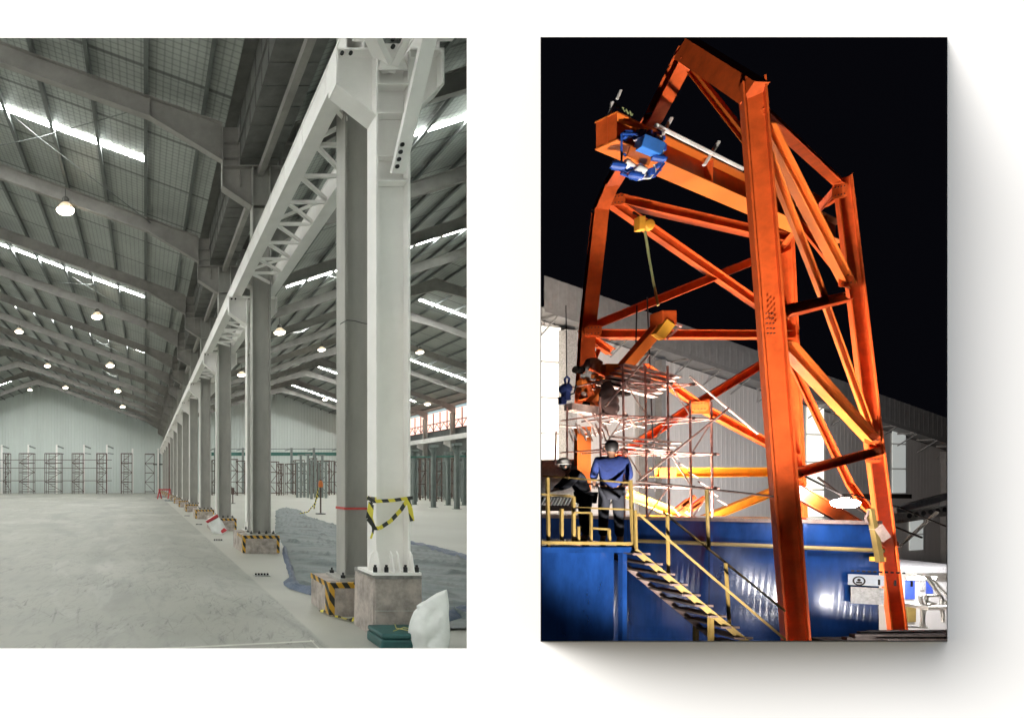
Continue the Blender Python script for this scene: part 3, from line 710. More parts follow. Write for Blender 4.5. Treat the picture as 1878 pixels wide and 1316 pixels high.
def scaffold(name, px0, px1, pyt, pyb, Y, dep, lifts, m, label, group, rungs=True):
    x0, x1 = P(px0, 0, Y).x, P(px1, 0, Y).x; zt_ = P(0, pyt, Y).z; zb_ = max(0, P(0, pyb, Y).z)
    t = thing(name, label, 'scaffold', ((x0 + x1) / 2, Y, zb_), group); r = .045 if Y > 40 else .03
    for xx in (x0, x1):
        for yy in (Y, Y + dep): MB().tube((xx, yy, zb_), (xx, yy, zt_), r, 6).build('standard', m, t)
    lg = MB(); 
    for q in range(lifts + 1):
        z = zb_ + .3 + (zt_ - zb_ - .3) * q / lifts
        for yy in (Y, Y + dep): lg.tube((x0, yy, z), (x1, yy, z), r, 6)
        for xx in (x0, x1): lg.tube((xx, Y, z), (xx, Y + dep, z), r, 6)
    lg.build('ledger', m, t)
    for q in range(lifts):
        dg = MB()
        z = zb_ + .3 + (zt_ - zb_ - .3) * q / lifts; z2 = zb_ + .3 + (zt_ - zb_ - .3) * (q + 1) / lifts
        if q % 2: dg.tube((x0, Y, z), (x1, Y, z2), r * .8, 6)
        else: dg.tube((x1, Y + dep, z), (x0, Y + dep, z2), r * .8, 6)
        dg.build('brace', m, t)
    if rungs:
        rg = MB(); z = zb_ + .3; xa_ = x0 + (x1 - x0) * .22; xb_ = x0 + (x1 - x0) * .62
        rg.tube((xa_, Y + .1, zb_), (xa_ + .1, Y + .1, zt_), r * .8, 6); rg.tube((xb_, Y + .1, zb_), (xb_ + .1, Y + .1, zt_), r * .8, 6)
        while z < zt_: rg.tube((xa_, Y + .1, z), (xb_ + .1, Y + .1, z), r * .8, 5); z += .35
        rg.build('ladder', m, t)
    return t
for i, (a_, b_, mm) in enumerate(((6, 16, 'rust_dark'), (35, 61, 'rust_dark'), (82, 112, 'rust_dark'), (132, 152, 'rust'), (177, 195, 'rust'), (222, 242, 'rust'), (266, 283, 'rust_dark'))):
    scaffold('scaffold_tower', a_, b_, 831 if i != 6 else 832, 907, 83.6, 1.3, 4, M[mm], f'narrow rusty scaffold tower before the left gable, {ORD[i]} from the left', 'scaffold towers before the left gable', rungs=i != 6)
dp_ = thing('downpipe', 'pale upright pipe in the corner of the left gable beside a dark shelf', 'pipe', (P(291, 0, 86).x, 86, 0))
MB().tube((P(291, 0, 86).x, 86, 0), (P(291, 0, 86).x, 86, P(0, 825, 86).z), .28, 10).build('pipe', M['gpost'], dp_)
MB().box(P(281, 0, 85).x, P(304, 0, 85).x, 85, 85.6, P(0, 852, 85).z, P(0, 850, 85).z).build('shelf', M['bolt'], dp_)
scaffold('scaffold_tower', 311, 325, 800, 908, 62, 1.0, 3, M['rust'], 'tall rusty ladder scaffold beside the far columns of the row', None, rungs=True)
# red trestle near far columns
tt = thing('red_trestle', 'small red trestle on the floor beside the far columns', 'trestle', (P(302, 914, 58).x, 58, 0)); c_ = P(302, 0, 58).x
MB().bar((c_ - .6, 58, .9), (c_ + .6, 58, .9), .12, .12).build('top_bar', M['redcloth'], tt)
for sx in (-.5, .5): MB().bar((c_ + sx, 58, .9), (c_ + sx - .2, 57.7, 0), .08, .08).bar((c_ + sx, 58, .9), (c_ + sx + .2, 58.3, 0), .08, .08).build('leg', M['redcloth'], tt)

# ---- right gable: green beam on posts, crowd of scaffolds
Yq = 84.0
gb = thing('green_beam', 'long dark green beam on pale posts before the right gable', 'beam', (P(500, 0, Yq).x, Yq, 0))
MB().box(P(388, 0, Yq).x, P(700, 0, Yq).x, Yq, Yq + .3, P(0, 835, Yq).z, P(0, 829, Yq).z).build('beam', M['teal'], gb)
MB().tube((P(388, 0, Yq).x, Yq, P(0, 823, Yq).z), (P(700, 0, Yq).x, Yq, P(0, 823, Yq).z), .06, 6).build('top_rail', M['gpost'], gb)
for px in (394, 445, 534, 575, 620, 668):
    x_ = P(px, 0, Yq).x; MB().box(x_ - .14, x_ + .14, Yq - .3, Yq - .05, 0, P(0, 821, Yq).z).bar((x_, Yq - .2, P(0, 823, Yq).z), (x_ - .9, Yq - .2, P(0, 826, Yq).z), .1, .12).build('post', M['gpost'], gb)
rnd = random.Random(3)
for i in range(17):
    px = 390 + i * 15.2; Yx = 72 + rnd.random() * 9; wpx = 8 + rnd.random() * 9
    scaffold('formwork_scaffold', px, px + wpx, 838 + rnd.random() * 14, 884 + 1760 / Yx, Yx, 1.2, 3, M['rust' if i % 3 else 'rust_dark'], f'red brown scaffold frame crowded before the right gable, {ORD[i] if i < 14 else str(i + 1) + "th"} from the left', 'scaffold frames before the right gable', rungs=i % 4 == 0)
for i in range(12):
    px = 545 + i * 6.6 if i < 9 else 765 + (i - 9) * 26; Yx = 56 + rnd.random() * 8; x_ = P(px, 0, Yx).x; h_ = (4.4 if i % 2 else 3.6)
    t = thing('shore_post', f'slim grey shoring post before the right scaffolds, {ORD[i]} from the left', 'post', (x_, Yx, 0), 'slim shoring posts')
    MB().box(x_ - .1, x_ + .1, Yx - .1, Yx + .1, 0, h_).build('shaft', M['gpost'], t)
    MB().box(x_ - .3, x_ + .3, Yx - .14, Yx + .14, h_, h_ + .12).build('head_plate', M['gpost'], t)
# right bay beyond the white column
for i, (px, pyb, pyt, Yx) in enumerate(((760, 925, 828, 42), (795, 930, 820, 38), (822, 926, 832, 41), (838, 933, 817, 36), (852, 926, 830, 42))):
    Yx = 1760 / (pyb - 884); x_ = P(px, 0, Yx).x; zt_ = P(0, pyt, Yx).z
    t = thing('grey_stanchion', f'dark grey steel stanchion right of the white column, {ORD[i]} from it', 'post', (x_, Yx, 0), 'dark stanchions right of the white column')
    sh = MB(); hsection(sh, x_ - .12, x_ + .12, Yx - .12, Yx + .12, 0.02, zt_); sh.build('shaft', M['gpost'], t)
    MB().box(x_ - .25, x_ + .25, Yx - .15, Yx + .15, zt_, zt_ + .16).bar((x_ - .3, Yx - .05, zt_ - .02), (x_ - .1, Yx - .05, zt_ - .45), .08, .08).build('head', M['gpost'], t)
    MB().box(x_ - .2, x_ + .2, Yx - .2, Yx + .2, 0, .02).build('base_plate', M['gpost'], t)
gt = MB()
for py, Yx in ((838, 40.5),): gt.tube((P(752, 0, Yx).x, Yx, P(0, py, Yx).z), (P(862, 0, Yx).x, Yx, P(0, py - 2, Yx).z), .06, 6)
tag(gt.build('green_tube_rail', M['teal']), 'green tubes laid across the grey stanchions', 'rail')
for i in range(7):
    px = 756 + i * 15; Yx = 50 + (i % 3) * 4
    scaffold('prop_frame', px, px + 9, 846 - (i % 2) * 6, 884 + 1760 / Yx, Yx, 1.2, 3, M['rust' if i % 2 else 'gpost'], f'thin prop frame between the grey stanchions, {ORD[i]} from the white column', 'prop frames right of the white column', rungs=False)
# far side wall: white crane beam, wall columns, pink lit clerestory
cb_ = MB().box(32.2, 32.5, 57, YG - .5, 6.1, 6.6); tag(cb_.build('far_crane_beam', M['white']), 'white crane beam along the far side wall under the pink windows', 'crane beam')
for k, y in enumerate(YK[8:]):
    t = thing('wall_column', f'grey wall column under the pink windows, {ORD[k]} from the near end', 'column', (33.2, y, 0), 'columns of the far side wall')
    mb = MB(); hsection(mb, 32.85, 33.3, y - .16, y + .16, 0, 9.1); mb.build('shaft', M['grey_steel'], t)
    mb = MB(); web_poly(mb, [(32.1, 6.08), (32.84, 6.08)], [(32.1, 5.75), (32.84, 5.4)], y, fw=.25); mb.build('bracket', M['white'], t)
cl = thing('clerestory_window', 'row of pink glowing windows high on the far side wall', 'window', (33.5, 70, 7.5))
MB().box(33.52, 33.54, 58.4, YG, 7.45, 9.6).build('glass', M['clere'], cl)
mb = MB(); y = 58.5
while y < YG: mb.box(33.42, 33.5, y, y + .1, 7.45, 9.55); mb.bar((33.46, y, 7.5), (33.46, y + .8, 8.3), .05, .05); mb.bar((33.46, y + .8, 8.3), (33.46, y + 1.6, 7.5), .05, .05); y += 1.58
mb.box(33.4, 33.51, 58.4, YG, 8.3, 8.38); mb.box(33.38, 33.51, 58.4, YG, 7.4, 7.5); mb.build('frame', M['rust'], cl)
#NIGHT
# ================================================================== THE YARD AT NIGHT
GZ = -5.0
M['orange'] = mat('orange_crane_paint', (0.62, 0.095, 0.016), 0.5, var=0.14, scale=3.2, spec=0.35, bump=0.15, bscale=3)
M['orange_lit'] = mat('lit_orange_paint', (0.72, 0.17, 0.025), 0.45, var=0.08, scale=1.2)  # lighter crane orange: brightness of lit members put in the colour, also small gear
M['amber'] = mat('amber_paint', (0.85, 0.42, 0.04), 0.5, var=0.1)
M['primer'] = mat('red_primer_tube', (0.45, 0.22, 0.18), 0.65, var=0.25, scale=5)
M['bluepaint'] = mat('glossy_blue_paint', (0.006, 0.030, 0.125), 0.22, var=0.2, scale=2.2, bump=0.5, bscale=1.1, coat=1.0, col2=(0.003, 0.014, 0.06), stretch=(1, 1, .35))
M['yellow'] = mat('yellow_rail_paint', (0.19, 0.13, 0.035), 0.6, var=0.15)
M['clad'] = mat('pale_cladding', (0.50, 0.48, 0.46), 0.6, var=0.07, scale=0.4, stretch=(1, 1, .2))
M['fascia'] = mat('grey_fascia', (0.20, 0.195, 0.19), 0.6, var=0.1)
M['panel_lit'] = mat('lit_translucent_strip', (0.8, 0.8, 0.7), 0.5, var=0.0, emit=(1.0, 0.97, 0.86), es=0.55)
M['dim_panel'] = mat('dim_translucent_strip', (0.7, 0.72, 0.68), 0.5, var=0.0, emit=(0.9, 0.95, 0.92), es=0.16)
M['dksteel'] = mat('dark_steel', (0.028, 0.022, 0.02), 0.9, var=0.3, scale=4, spec=0.1)
M['yard'] = mat('yard_concrete', (0.34, 0.33, 0.31), 0.85, var=0.2, scale=.8)
M['hoistblue'] = mat('hoist_blue', (0.02, 0.09, 0.42), 0.4, var=0.1)
M['navy'] = mat('navy_cloth', (0.010, 0.026, 0.13), 0.85, var=0.12, scale=12, bump=0.3, bscale=25)
M['darkcloth'] = mat('dark_trousers', (0.012, 0.014, 0.022), 0.9, var=0.1)
M['skin'] = mat('skin', (0.32, 0.17, 0.11), 0.6, var=0.05)
M['hair'] = mat('black_hair', (0.008, 0.007, 0.007), 0.6)
M['helmet'] = mat('white_helmet', (0.75, 0.75, 0.72), 0.3, var=0.02)
M['sling'] = mat('green_sling', (0.30, 0.36, 0.16), 0.8)
M['brownsheet'] = mat('brown_hanging_cloth', (0.12, 0.07, 0.06), 0.9, var=0.2)
M['plank'] = mat('pink_plank', (0.55, 0.40, 0.34), 0.7, var=0.2, scale=4)  # pinkish base colour of planks and pale tubes
M['doorblue'] = mat('blue_door', (0.05, 0.09, 0.40), 0.4)
M['sign'] = mat('pale_sign', (0.30, 0.32, 0.36), 0.4)
M['lampwhite'] = mat('lit_flood_lens', (1, 1, 1), 0.5, var=0.0, emit=(1.0, 0.98, 0.95), es=60.0)
M['nightsky'] = mat('night_sky', (0.0005, 0.0005, 0.001), 1.0, var=0.0, emit=(0.6, 0.62, 1.0), es=0.0015, spec=0.0)

# sky dome of the yard, far outside everything in it
def ring(sl, sr, zb, zt, Y): return [(sl * Y, Y, EYE + zb * Y), (sr * Y, Y, EYE + zb * Y), (sr * Y, Y, EYE + zt * Y), (sl * Y, Y, EYE + zt * Y)]
mb = MB()
a_ = ring(.6605, 1.3368, -.2640, .7404, D + .06); b_ = [(.61 * 6, 6, -9), (1.9 * 6, 6, -9), (1.9 * 6, 6, 10), (.61 * 6, 6, 10)]
c_ = [(.61 * 130, 130, -9), (220, 130, -9), (220, 130, 140), (.61 * 130, 130, 140)]
for r_, q_ in ((a_, b_), (b_, c_)):
    for i in range(4): mb.quad(r_[i], r_[(i + 1) % 4], q_[(i + 1) % 4], q_[i])
mb.quad(*c_)
struct(mb.build('night_sky', M['nightsky']))
struct(MB().quad((.612 * 6.2, 6.2, GZ), (11, 6.2, GZ), (215, 128, GZ), (.612 * 128, 128, GZ)).build('yard_ground', M['yard']))

# ---- the orange crane frame
FN = Vector((-1, -.12, 0)).normalized()
crane = thing('crane_gantry', 'tall orange steel crane frame of braced legs lit from below', 'crane', (13.4, 12.0, GZ))
def cm(name, a, b, depth, width, nrm=None, m='orange', tf=None, parent=None):
    mb = MB(); mb.ibeam(a, b, depth * .78, width * .8, nrm or FN, tf=(tf or .03) * .8, tw=.022)
    return mb.build(name, M[m], parent or crane)
YN, YL, YM, YR = 11.6, 17.0, 19.0, 15.5
# near leg: box faced channel, web toward the left
nT = P(1379, 150, YN + .5); nB = P(1466, 1260, YN)
leg = MB(); leg.ibeam(nB, nT, .35, .27, Vector((-.5, -.86, 0)).normalized(), tf=.03, tw=.03)
leg.build('leg', M['orange'], crane)
kn = nT + Vector((0, 0, .0)); apx = P(1262, 92, 14.0); la1 = P(1199, 215, 15.6); la2 = P(1150, 292, 16.4); la3 = P(1119, 342, 16.8); lk = P(1101, 385, 17.0); lbase = P(1077, 603, 17.0)
rb_ = nT + Vector((0, 0, -.2)); dn_ = (apx - rb_).normalized(); MB().obox(rb_ - dn_ * .1, apx + dn_ * .12, -.14, .14, -.2, .2, (Vector((-1, 0, 0)) + dn_ * dn_.x).normalized(), dn_.cross((Vector((-1, 0, 0)) + dn_ * dn_.x).normalized()).normalized()).build('roof_beam', M['orange'], crane)
nL = Vector((-.93, .38, 0)).normalized()
for a, b in ((apx, la1), (la1, la2), (la2, la3), (la3, lk)): cm('arched_beam', a, b, .50, .40, nL)
cm('leg', lk, lbase, .44, .42, nL, tf=.03)
cm('leg', lbase, P(1069, 745, 17.0), .44, .42, nL)
cm('leg', P(1068, 783, 17.0), P(1068, 900, 17.0), .44, .40, nL, 'orange_lit')
# middle and rear legs
cm('leg', P(1432, 330, YM), P(1476, 1250, YM), .50, .42, Vector((-.5, -.86, 0)))
rn = Vector((-.9, .43, 0)).normalized()
cm('leg', P(1545, 326, YR), P(1603, 815, YR), .36, .38, Vector((-.6, -.8, 0)))
cm('leg', P(1603, 815, YR), P(1648, 1170, YR), .36, .38, Vector((-.6, -.8, 0)))
zb = MB(); 
for q in (P(1648, 1166, YR),): zb.box(q.x - .5, q.x + .5, YR - .5, YR + .5, GZ, q.z)
zb.build('foot', M['dksteel'], crane)
# braces, near leg to rear leg
def br(x0, y0, Y0, x1, y1, Y1, d=.18, w=.22, nrm=None, m='orange'):
    cm('brace', P(x0, y0, Y0), P(x1, y1, Y1), d, w, nrm or FN, m, tf=.018)
fr = Vector((-.62, -.78, 0))
br(1398, 205, 12, 1538, 335, YR, .16, .22, fr)
br(1405, 232, 12, 1556, 522, YR, .22, .30, fr, 'orange_lit')
br(1407, 280, 12, 1512, 550, 14.3, .14, .20, fr, 'orange_lit'); br(1512, 552, 14.3, 1606, 812, YR, .14, .20, fr, 'orange_lit')
br(1437, 372, 18, 1560, 525, YR + .4, .16, .2, fr)
br(1438, 572, 12, 1552, 545, YR, .30, .2, fr)
br(1440, 632, 12, 1600, 806, YR, .26, .34, fr, 'orange_lit')
br(1456, 868, 12.2, 1612, 826, YR, .26, .2, fr)
br(1440, 640, 18.5, 1560, 890, 17.2, .20, .22, fr); br(1560, 890, 17.2, 1640, 1000, YR, .2, .22, fr)
br(1458, 898, 12.2, 1622, 992, YR, .34, .24, fr)
br(1500, 385, 16, 1540, 338, YR, .2, .24, fr); br(1468, 352, 16.5, 1510, 375, 16, .22, .24, fr); br(1510, 375, 16, 1548, 350, YR, .24, .26, fr)
br(1434, 455, YM, 1462, 420, 18.2, .18, .2, fr)
# braces, left leg to middle leg (they pass behind the near leg)
fl = Vector((-.35, -1, 0))
br(1128, 366, YL, 1440, 438, YM, .34, .34, fl)
br(1120, 370, YL, 1440, 592, YM, .30, .26, fl)
br(1082, 600, YL, 1440, 455, YM, .30, .26, fl)
br(1082, 613, YL, 1448, 614, YM, .30, .34, fl)
br(1080, 618, YL, 1120, 645, YL + .2, .24, .26, fl)
br(1180, 672, YL + .4, 1288, 748, YL + 1, .26, .28, fl); br(1288, 748, YL + 1, 1455, 838, YM, .28, .28, fl)
br(1450, 635, YM, 1275, 742, YL + 1, .28, .28, fl); br(1275, 742, YL + 1, 1130, 838, YL + .3, .28, .28, fl)
br(1200, 866, YL + .6, 1470, 865, YM, .36, .3, fl, 'amber')
br(1470, 880, YM, 1290, 952, YL + .8, .28, .3, fl, 'amber'); br(1150, 905, YL, 1275, 955, YL + .8, .3, .3, fl, 'amber')
br(1268, 128, 13.9, 1374, 262, YN + .6, .16, .16, FN, 'orange_lit')
gp = MB(); q = P(1283, 745, YL + .9); gp.obox(q + Vector((0, -.02, 0)), q + Vector((0, .02, 0)), -.28, .28, -.22, .22, Vector((1, 0, 0)), Vector((0, 0, 1))); gp.build('gusset', M['orange'], crane)
def gusset(px, py, Y, w_, h_, n_):
    q = P(px, py, Y); sd_ = Vector((0, 0, 1)).cross(n_).normalized(); g_ = MB(); c_ = .3 * w_
    pts = [(-w_, -h_ + c_), (-w_ + c_, -h_), (w_ - c_, -h_), (w_, -h_ + c_), (w_, h_ - c_), (w_ - c_, h_), (-w_ + c_, h_), (-w_, h_ - c_)]
    fa = [g_.bm.verts.new(q + sd_ * a_ + Vector((0, 0, b_)) + n_ * .0) for a_, b_ in pts]; fb = [g_.bm.verts.new(q + sd_ * a_ + Vector((0, 0, b_)) - n_ * .03) for a_, b_ in pts]
    g_.bm.faces.new(fa); g_.bm.faces.new(fb[::-1])
    for i in range(8): g_.bm.faces.new((fa[i], fb[i], fb[(i + 1) % 8], fa[(i + 1) % 8]))
    go = g_.build('gusset', M['orange'], crane)
    bl = MB()
    for a_ in (-.6, -.2, .2, .6):
        for b_ in (-.55, .55): p_ = q + sd_ * a_ * w_ + Vector((0, 0, b_ * h_)); bl.tube(p_ + n_ * .02, p_, .014, 6)
    bl.build('bolt', M['bolt'], crane)
nfl = Vector((-.35, -1, 0)).normalized(); nfr = Vector((-.62, -.78, 0)).normalized()
for px, py, Y in ((1131, 366, YL - .22), (1088, 606, YL - .22), (1283, 668 + 77, YL + .75), (1225, 866, YL + .4)): gusset(px, py, Y, .2, .15, nfl)
for px, py, Y in ((1552, 512, YR - .25), (1600, 800, YR - .25), (1602, 835, YR - .28), (1540, 350, YR - .25)): gusset(px, py, Y, .13, .18, nfr)

# trestle leg struts below left knee
br(1080, 615, YL, 1098, 700, YL, .12, .14, fl); br(1098, 640, YL, 1074, 700, YL, .12, .14, fl)

# joint bolts on the near leg
bp_ = MB()
for i in range(5):
    for k in range(3): q = P(1404 + k * 6 + i * .8, 575 + i * 9, YN + .1); bp_.tube(q, q + Vector((-.01, -.03, 0)), .012, 6)
bp_.build('bolt', M['bolt'], crane)

# ---- bridge girder through the frame
g0, g1 = P(1111, 240, 13.4), P(1530, 430, 19.3)
gd = thing('bridge_girder', 'deep orange girder running level through the top of the frame', 'girder', g0)
gn = (g1 - g0).normalized().cross(Vector((0, 0, 1))).normalized()
MB().obox(g0, g1, -.03, .03, -.29, .29, gn, Vector((0, 0, 1))).build('web', M['orange'], gd)
MB().obox(g0, g1, -.22, .22, -.32, -.29, gn, Vector((0, 0, 1))).obox(g0, g1, -.22, .22, .29, .32, gn, Vector((0, 0, 1))).build('flange', M['orange_lit'], gd)
for t in (0.002, .14, .34, .54, .72, .9): c_ = g0.lerp(g1, t); dd = (g1 - g0).normalized() * .012; MB().obox(c_ - dd, c_ + dd, -.2, .2, -.29, .29, gn, Vector((0, 0, 1))).build('stiffener', M['orange'], gd)
# conductor rail with cross arms on the girder
cr_ = thing('conductor_rail', 'thin pale rail on cross arms above the orange girder', 'rail', P(1204, 231, 14.6))
MB().tube(P(1203, 230, 13.3), P(1364, 310, 15.9), .045, 6).build('rail', M['helmet'], cr_)
for (xa, ya, xb, yb, Y) in ((1231, 217, 1214, 249, 13.7), (1318, 260, 1291, 303, 15.1)): MB().tube(P(xa, ya, Y), P(xb, yb, Y), .045, 6).build('cross_arm', M['helmet'], cr_)
cr2 = thing('conductor_bracket', 'bent pale bracket with a coiled cable at the girder end', 'bracket', P(1114, 214, 13.4))
MB().tube(P(1138, 166, 13.4), P(1131, 183, 13.4), .035, 6).path([P(1123, 187, 13.4), P(1121, 200, 13.4), P(1114, 215, 13.4)], .035).build('arm', M['helmet'], cr2)
mb = MB(); pts = [P(1124 + i * 1.35, 190 + i * .75 + 3 * math.sin(i * 1.3), 13.4) for i in range(28)]; mb.path(pts, .015, 5); mb.build('coiled_cable', M['sling'], cr2)
# ---- hoist trolley (blue)
hp = P(1170, 285, 13.7); ho = thing('hoist_trolley', 'blue hoist trolley clamped round the orange girder', 'hoist', hp)
MB().obox(P(1171, 263, 13.1), P(1208, 279, 13.3), -.14, .14, -.15, .15, Vector((0, 1, 0)), Vector((.3, 0, 1)).normalized()).build('control_box', mat('box_blue', (.05, .24, .75), .4), ho, bevel=.02)
fm = MB()
for a, b in (((1140, 245), (1140, 318)), ((1214, 250), (1216, 300)), ((1140, 245), (1214, 250)), ((1138, 318), (1168, 330)), ((1168, 330), (1200, 324)), ((1200, 324), (1218, 300)), ((1128, 305), (1150, 318)), ((1143, 282), (1160, 292)), ((1188, 320), (1212, 312))):
    fm.bar(P(*a, 13.25), P(*b, 13.3), .04, .04)
for i in range(6): fm.box(P(1146 + i * 11, 0, 13.9).x - .02, P(1146 + i * 11, 0, 13.9).x + .05, 13.85, 13.95, P(0, 262, 13.9).z, P(0, 236 + (i * 7) % 12, 13.9).z)
fm.build('frame', M['hoistblue'], ho, bevel=.008)
for (px, py, r_, l_) in ((1134, 304, .09, .14), (1166, 322, .08, .14), (1209, 290, .07, .14)):
    q = P(px, py, 13.2); ax_ = Vector((1, -.3, -.35)).normalized()
    mo = MB().lathe([(0, -l_), (r_ * .8, -l_), (r_ * .8, -l_ * .75), (r_, -l_ * .75), (r_, l_ * .6), (r_ * .7, l_ * .65), (r_ * .7, l_), (0, l_)], q, 10, ax_)
    for f_ in range(5): mo.lathe([(r_ * 1.15, 0), (r_ * 1.15, .012), (r_, .012), (r_, 0)], q + ax_ * (-l_ * .6 + f_ * l_ * .26), 10, ax_)
    mo.build('motor', M['hoistblue'], ho)
hr0 = random.Random(4)
cb0 = MB()
for f_ in range(26):
    q = P(1135 + hr0.random() * 78, 240 + hr0.random() * 80, 13.25 + hr0.random() * .4); a0, b0, c0_ = [hr0.uniform(.03, .09) for _ in range(3)]
    if abs((q.x - P(1175, 0, 13.4).x)) < .5 and 270 < CY - (q.z - EYE) * F / q.y < 300: continue
    cb0.box(q.x - a0, q.x + a0, q.y - b0, q.y + b0, q.z - c0_, q.z + c0_)
cb0.build('gearbox', M['hoistblue'], ho, bevel=.01)
MB().tube(P(1146, 297, 13.25), P(1180, 322, 13.35), .08, 12).tube(P(1166, 308, 13.2), P(1180, 317, 13.2), .11, 12).build('rope_drum', M['sack'], ho, smooth=True)
mb = MB(); mb.path([P(x, y, 13.2) for x, y in ((1163, 258), (1167, 256), (1170, 262), (1168, 270))], .02).path([P(x, y, 13.2) for x, y in ((1204, 249), (1211, 250), (1213, 258), (1210, 270), (1216, 278), (1211, 288))], .025).path([P(x, y, 13.2) for x, y in ((1170, 330), (1180, 327), (1192, 327), (1202, 314), (1199, 302))], .02)
mb.build('cable', M['helmet'], ho)
MB().obox(P(1152, 278, 13.1), P(1192, 296, 13.3), -.02, .02, -.12, .12, Vector((0, 1, 0)), Vector((.35, 0, 1)).normalized()).build('orange_plate', M['orange_lit'], ho)

# ---- chain block, sling and the hanging beam
cbk = thing('chain_block', 'yellow chain block hooked on the sloping orange brace', 'chain block', P(1178, 410, 16.7))
mb = MB(); q = P(1178, 410, 16.7); mb.box(q.x - .16, q.x + .02, 16.6, 16.8, q.z - .2, q.z + .18); mb.lathe([(0, -.12), (.14, -.1), (.17, 0), (.14, .1), (0, .12)], q + Vector((.14, 0, -.05)), 14, Vector((0, 1, 0))); mb.build('housing', M['amber'], cbk, bevel=.02)
MB().tube(q + Vector((.05, 0, .1)), q + Vector((.0, .3, .45)), .03).build('hook', M['bolt'], cbk)
mb = MB(); mb.path([P(1183, 425, 16.7), P(1190, 470, 16.6), P(1198, 515, 16.4), P(1207, 560, 16.1)], .03, 6)
tag(mb.build('lifting_sling', M['sling']), 'green webbing sling hanging from the yellow chain block', 'sling')
for (xa, xb, yt_, yb_, lab) in ((1168, 1166, 560, 640, 'thin dark chain hanging just left of the lifted beam'), (1187, 1201, 545, 900, 'long thin dark chain hanging down through the scaffold')):
    tag(MB().path([P(xa, yt_, 16.2), P((xa + xb) / 2, (yt_ + yb_) / 2, 16.2), P(xb, yb_, 16.2)], .016, 5).build('hanging_chain', M['bolt']), lab, 'chain')
e0, e1 = P(1221, 585, 15.6), P(1085, 742, 16.1)
eb_ = thing('lifted_beam', 'short orange beam with yellow underside slung from the green strap', 'beam', e0)
MB().obox(e0, e1, -.13, .13, -.13, .13, Vector((0, 1, 0)), (e1 - e0).normalized().cross(Vector((0, 1, 0))).normalized()).build('box', M['orange_lit'], eb_, bevel=.01)
q = P(1218, 583, 15.5); MB().box(q.x - .17, q.x + .2, 15.35, 15.75, q.z - .22, q.z + .16).build('end_cap', M['orange'], eb_, bevel=.02)
MB().obox(P(1226, 592, 15.35), P(1206, 618, 15.45), -.08, .08, -.13, .13, Vector((0, 1, 0)), (e1 - e0).normalized().cross(Vector((0, 1, 0))).normalized()).build('buffer_plate', M['amber'], eb_)
MB().bar(P(1245, 600, 15.5), P(1222, 622, 15.6), .05, .05).bar(P(1228, 590, 15.5), P(1250, 598, 15.5), .05, .05).build('bracket', M['primer'], eb_)

# ---- scaffolding between the frame and the shed
scf = thing('tube_scaffold', 'red brown tube scaffold with planked decks inside the orange frame', 'scaffold', P(1200, 950, 15.5))
def tubes(name, segs, r, m, par): 
    for (xa, ya, Ya, xb, yb, Yb) in segs: MB().tube(P(xa, ya, Ya), P(xb, yb, Yb), r, 6).build(name, M[m], par)
xs_ = (1104, 1146, 1187, 1228, 1269, 1308)
def lift(px, row, Y): return P(px, (945, 888, 826, 762, 700)[row] + (px - 1146) * .04, Y)
for kx, px in enumerate(xs_):
    for Y in (15.2, 16.6):
        lo_ = lift(px, 0, Y) + Vector((0, 0, -.9)); hi_ = lift(px, 4 if 0 < kx < 4 else 3, Y) + Vector((-.05, 0, .45)); MB().tube(lo_, hi_, .024, 8).build('standard', M['primer'], scf)
for row in range(1, 5):
    xe_ = xs_[-2] if row == 4 else xs_[-1]
    for Y in (15.2, 16.6): MB().tube(lift(xs_[0 if row < 4 else 1], row, Y) + Vector((-.15, 0, 0)), lift(xe_, row, Y) + Vector((.15, 0, 0)), .02, 8).build('ledger', M['primer'], scf)
    for px in xs_[:6 if row < 4 else 5]:
        MB().tube(lift(px, row, 15.1), lift(px, row, 15.2) + Vector((0, 1.5, 0)), .02, 8).build('transom', M['primer'], scf)
        q = lift(px, row, 15.2); MB().box(q.x - .04, q.x + .04, q.y - .05, q.y + .03, q.z - .04, q.z + .04).build('coupler', M['rust'], scf)
for row in range(0, 4):
    for kx in range(5):
        if (row + kx) % 2 or (row == 3 and kx in (0, 4)): continue
        u_, v_ = (kx, kx + 1) if row % 2 == 0 else (kx + 1, kx)
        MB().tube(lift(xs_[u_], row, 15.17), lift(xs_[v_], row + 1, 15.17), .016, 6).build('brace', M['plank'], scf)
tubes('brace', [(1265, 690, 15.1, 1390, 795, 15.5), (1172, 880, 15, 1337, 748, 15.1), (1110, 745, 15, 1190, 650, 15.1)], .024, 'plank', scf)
tubes('standard', [(1040, 745, 15, 1040, 870, 15), (1020, 790, 15.4, 1018, 850, 15.4)], .02, 'primer', scf)
for (x0, y0, x1, y1, Y, n) in ((1140, 668, 1245, 692, 15.4, 6), (1122, 800, 1245, 812, 15.2, 3), (1070, 690, 1072, 692, 15, 0)):
    for i in range(n):
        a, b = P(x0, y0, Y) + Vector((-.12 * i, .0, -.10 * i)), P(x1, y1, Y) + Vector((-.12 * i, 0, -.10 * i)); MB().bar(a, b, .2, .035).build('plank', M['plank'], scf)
for i in range(7):
    a = P(1210 + 18 * i, 815 + 17 * i, 15.6); MB().bar(a, a + Vector((.2, 0, -.12)), .1, .03, Vector((.3, -.5, 1))).build('step', M['rust'], scf)
for (xa, ya) in ((1250, 925), (1262, 918), (1272, 930), (1280, 920), (1256, 932)): MB().bar(P(xa - 12, ya + 10, 15.4), P(xa + 12, ya - 8, 15.4), .06, .1).build('clamp_bar', M['orange'], scf)
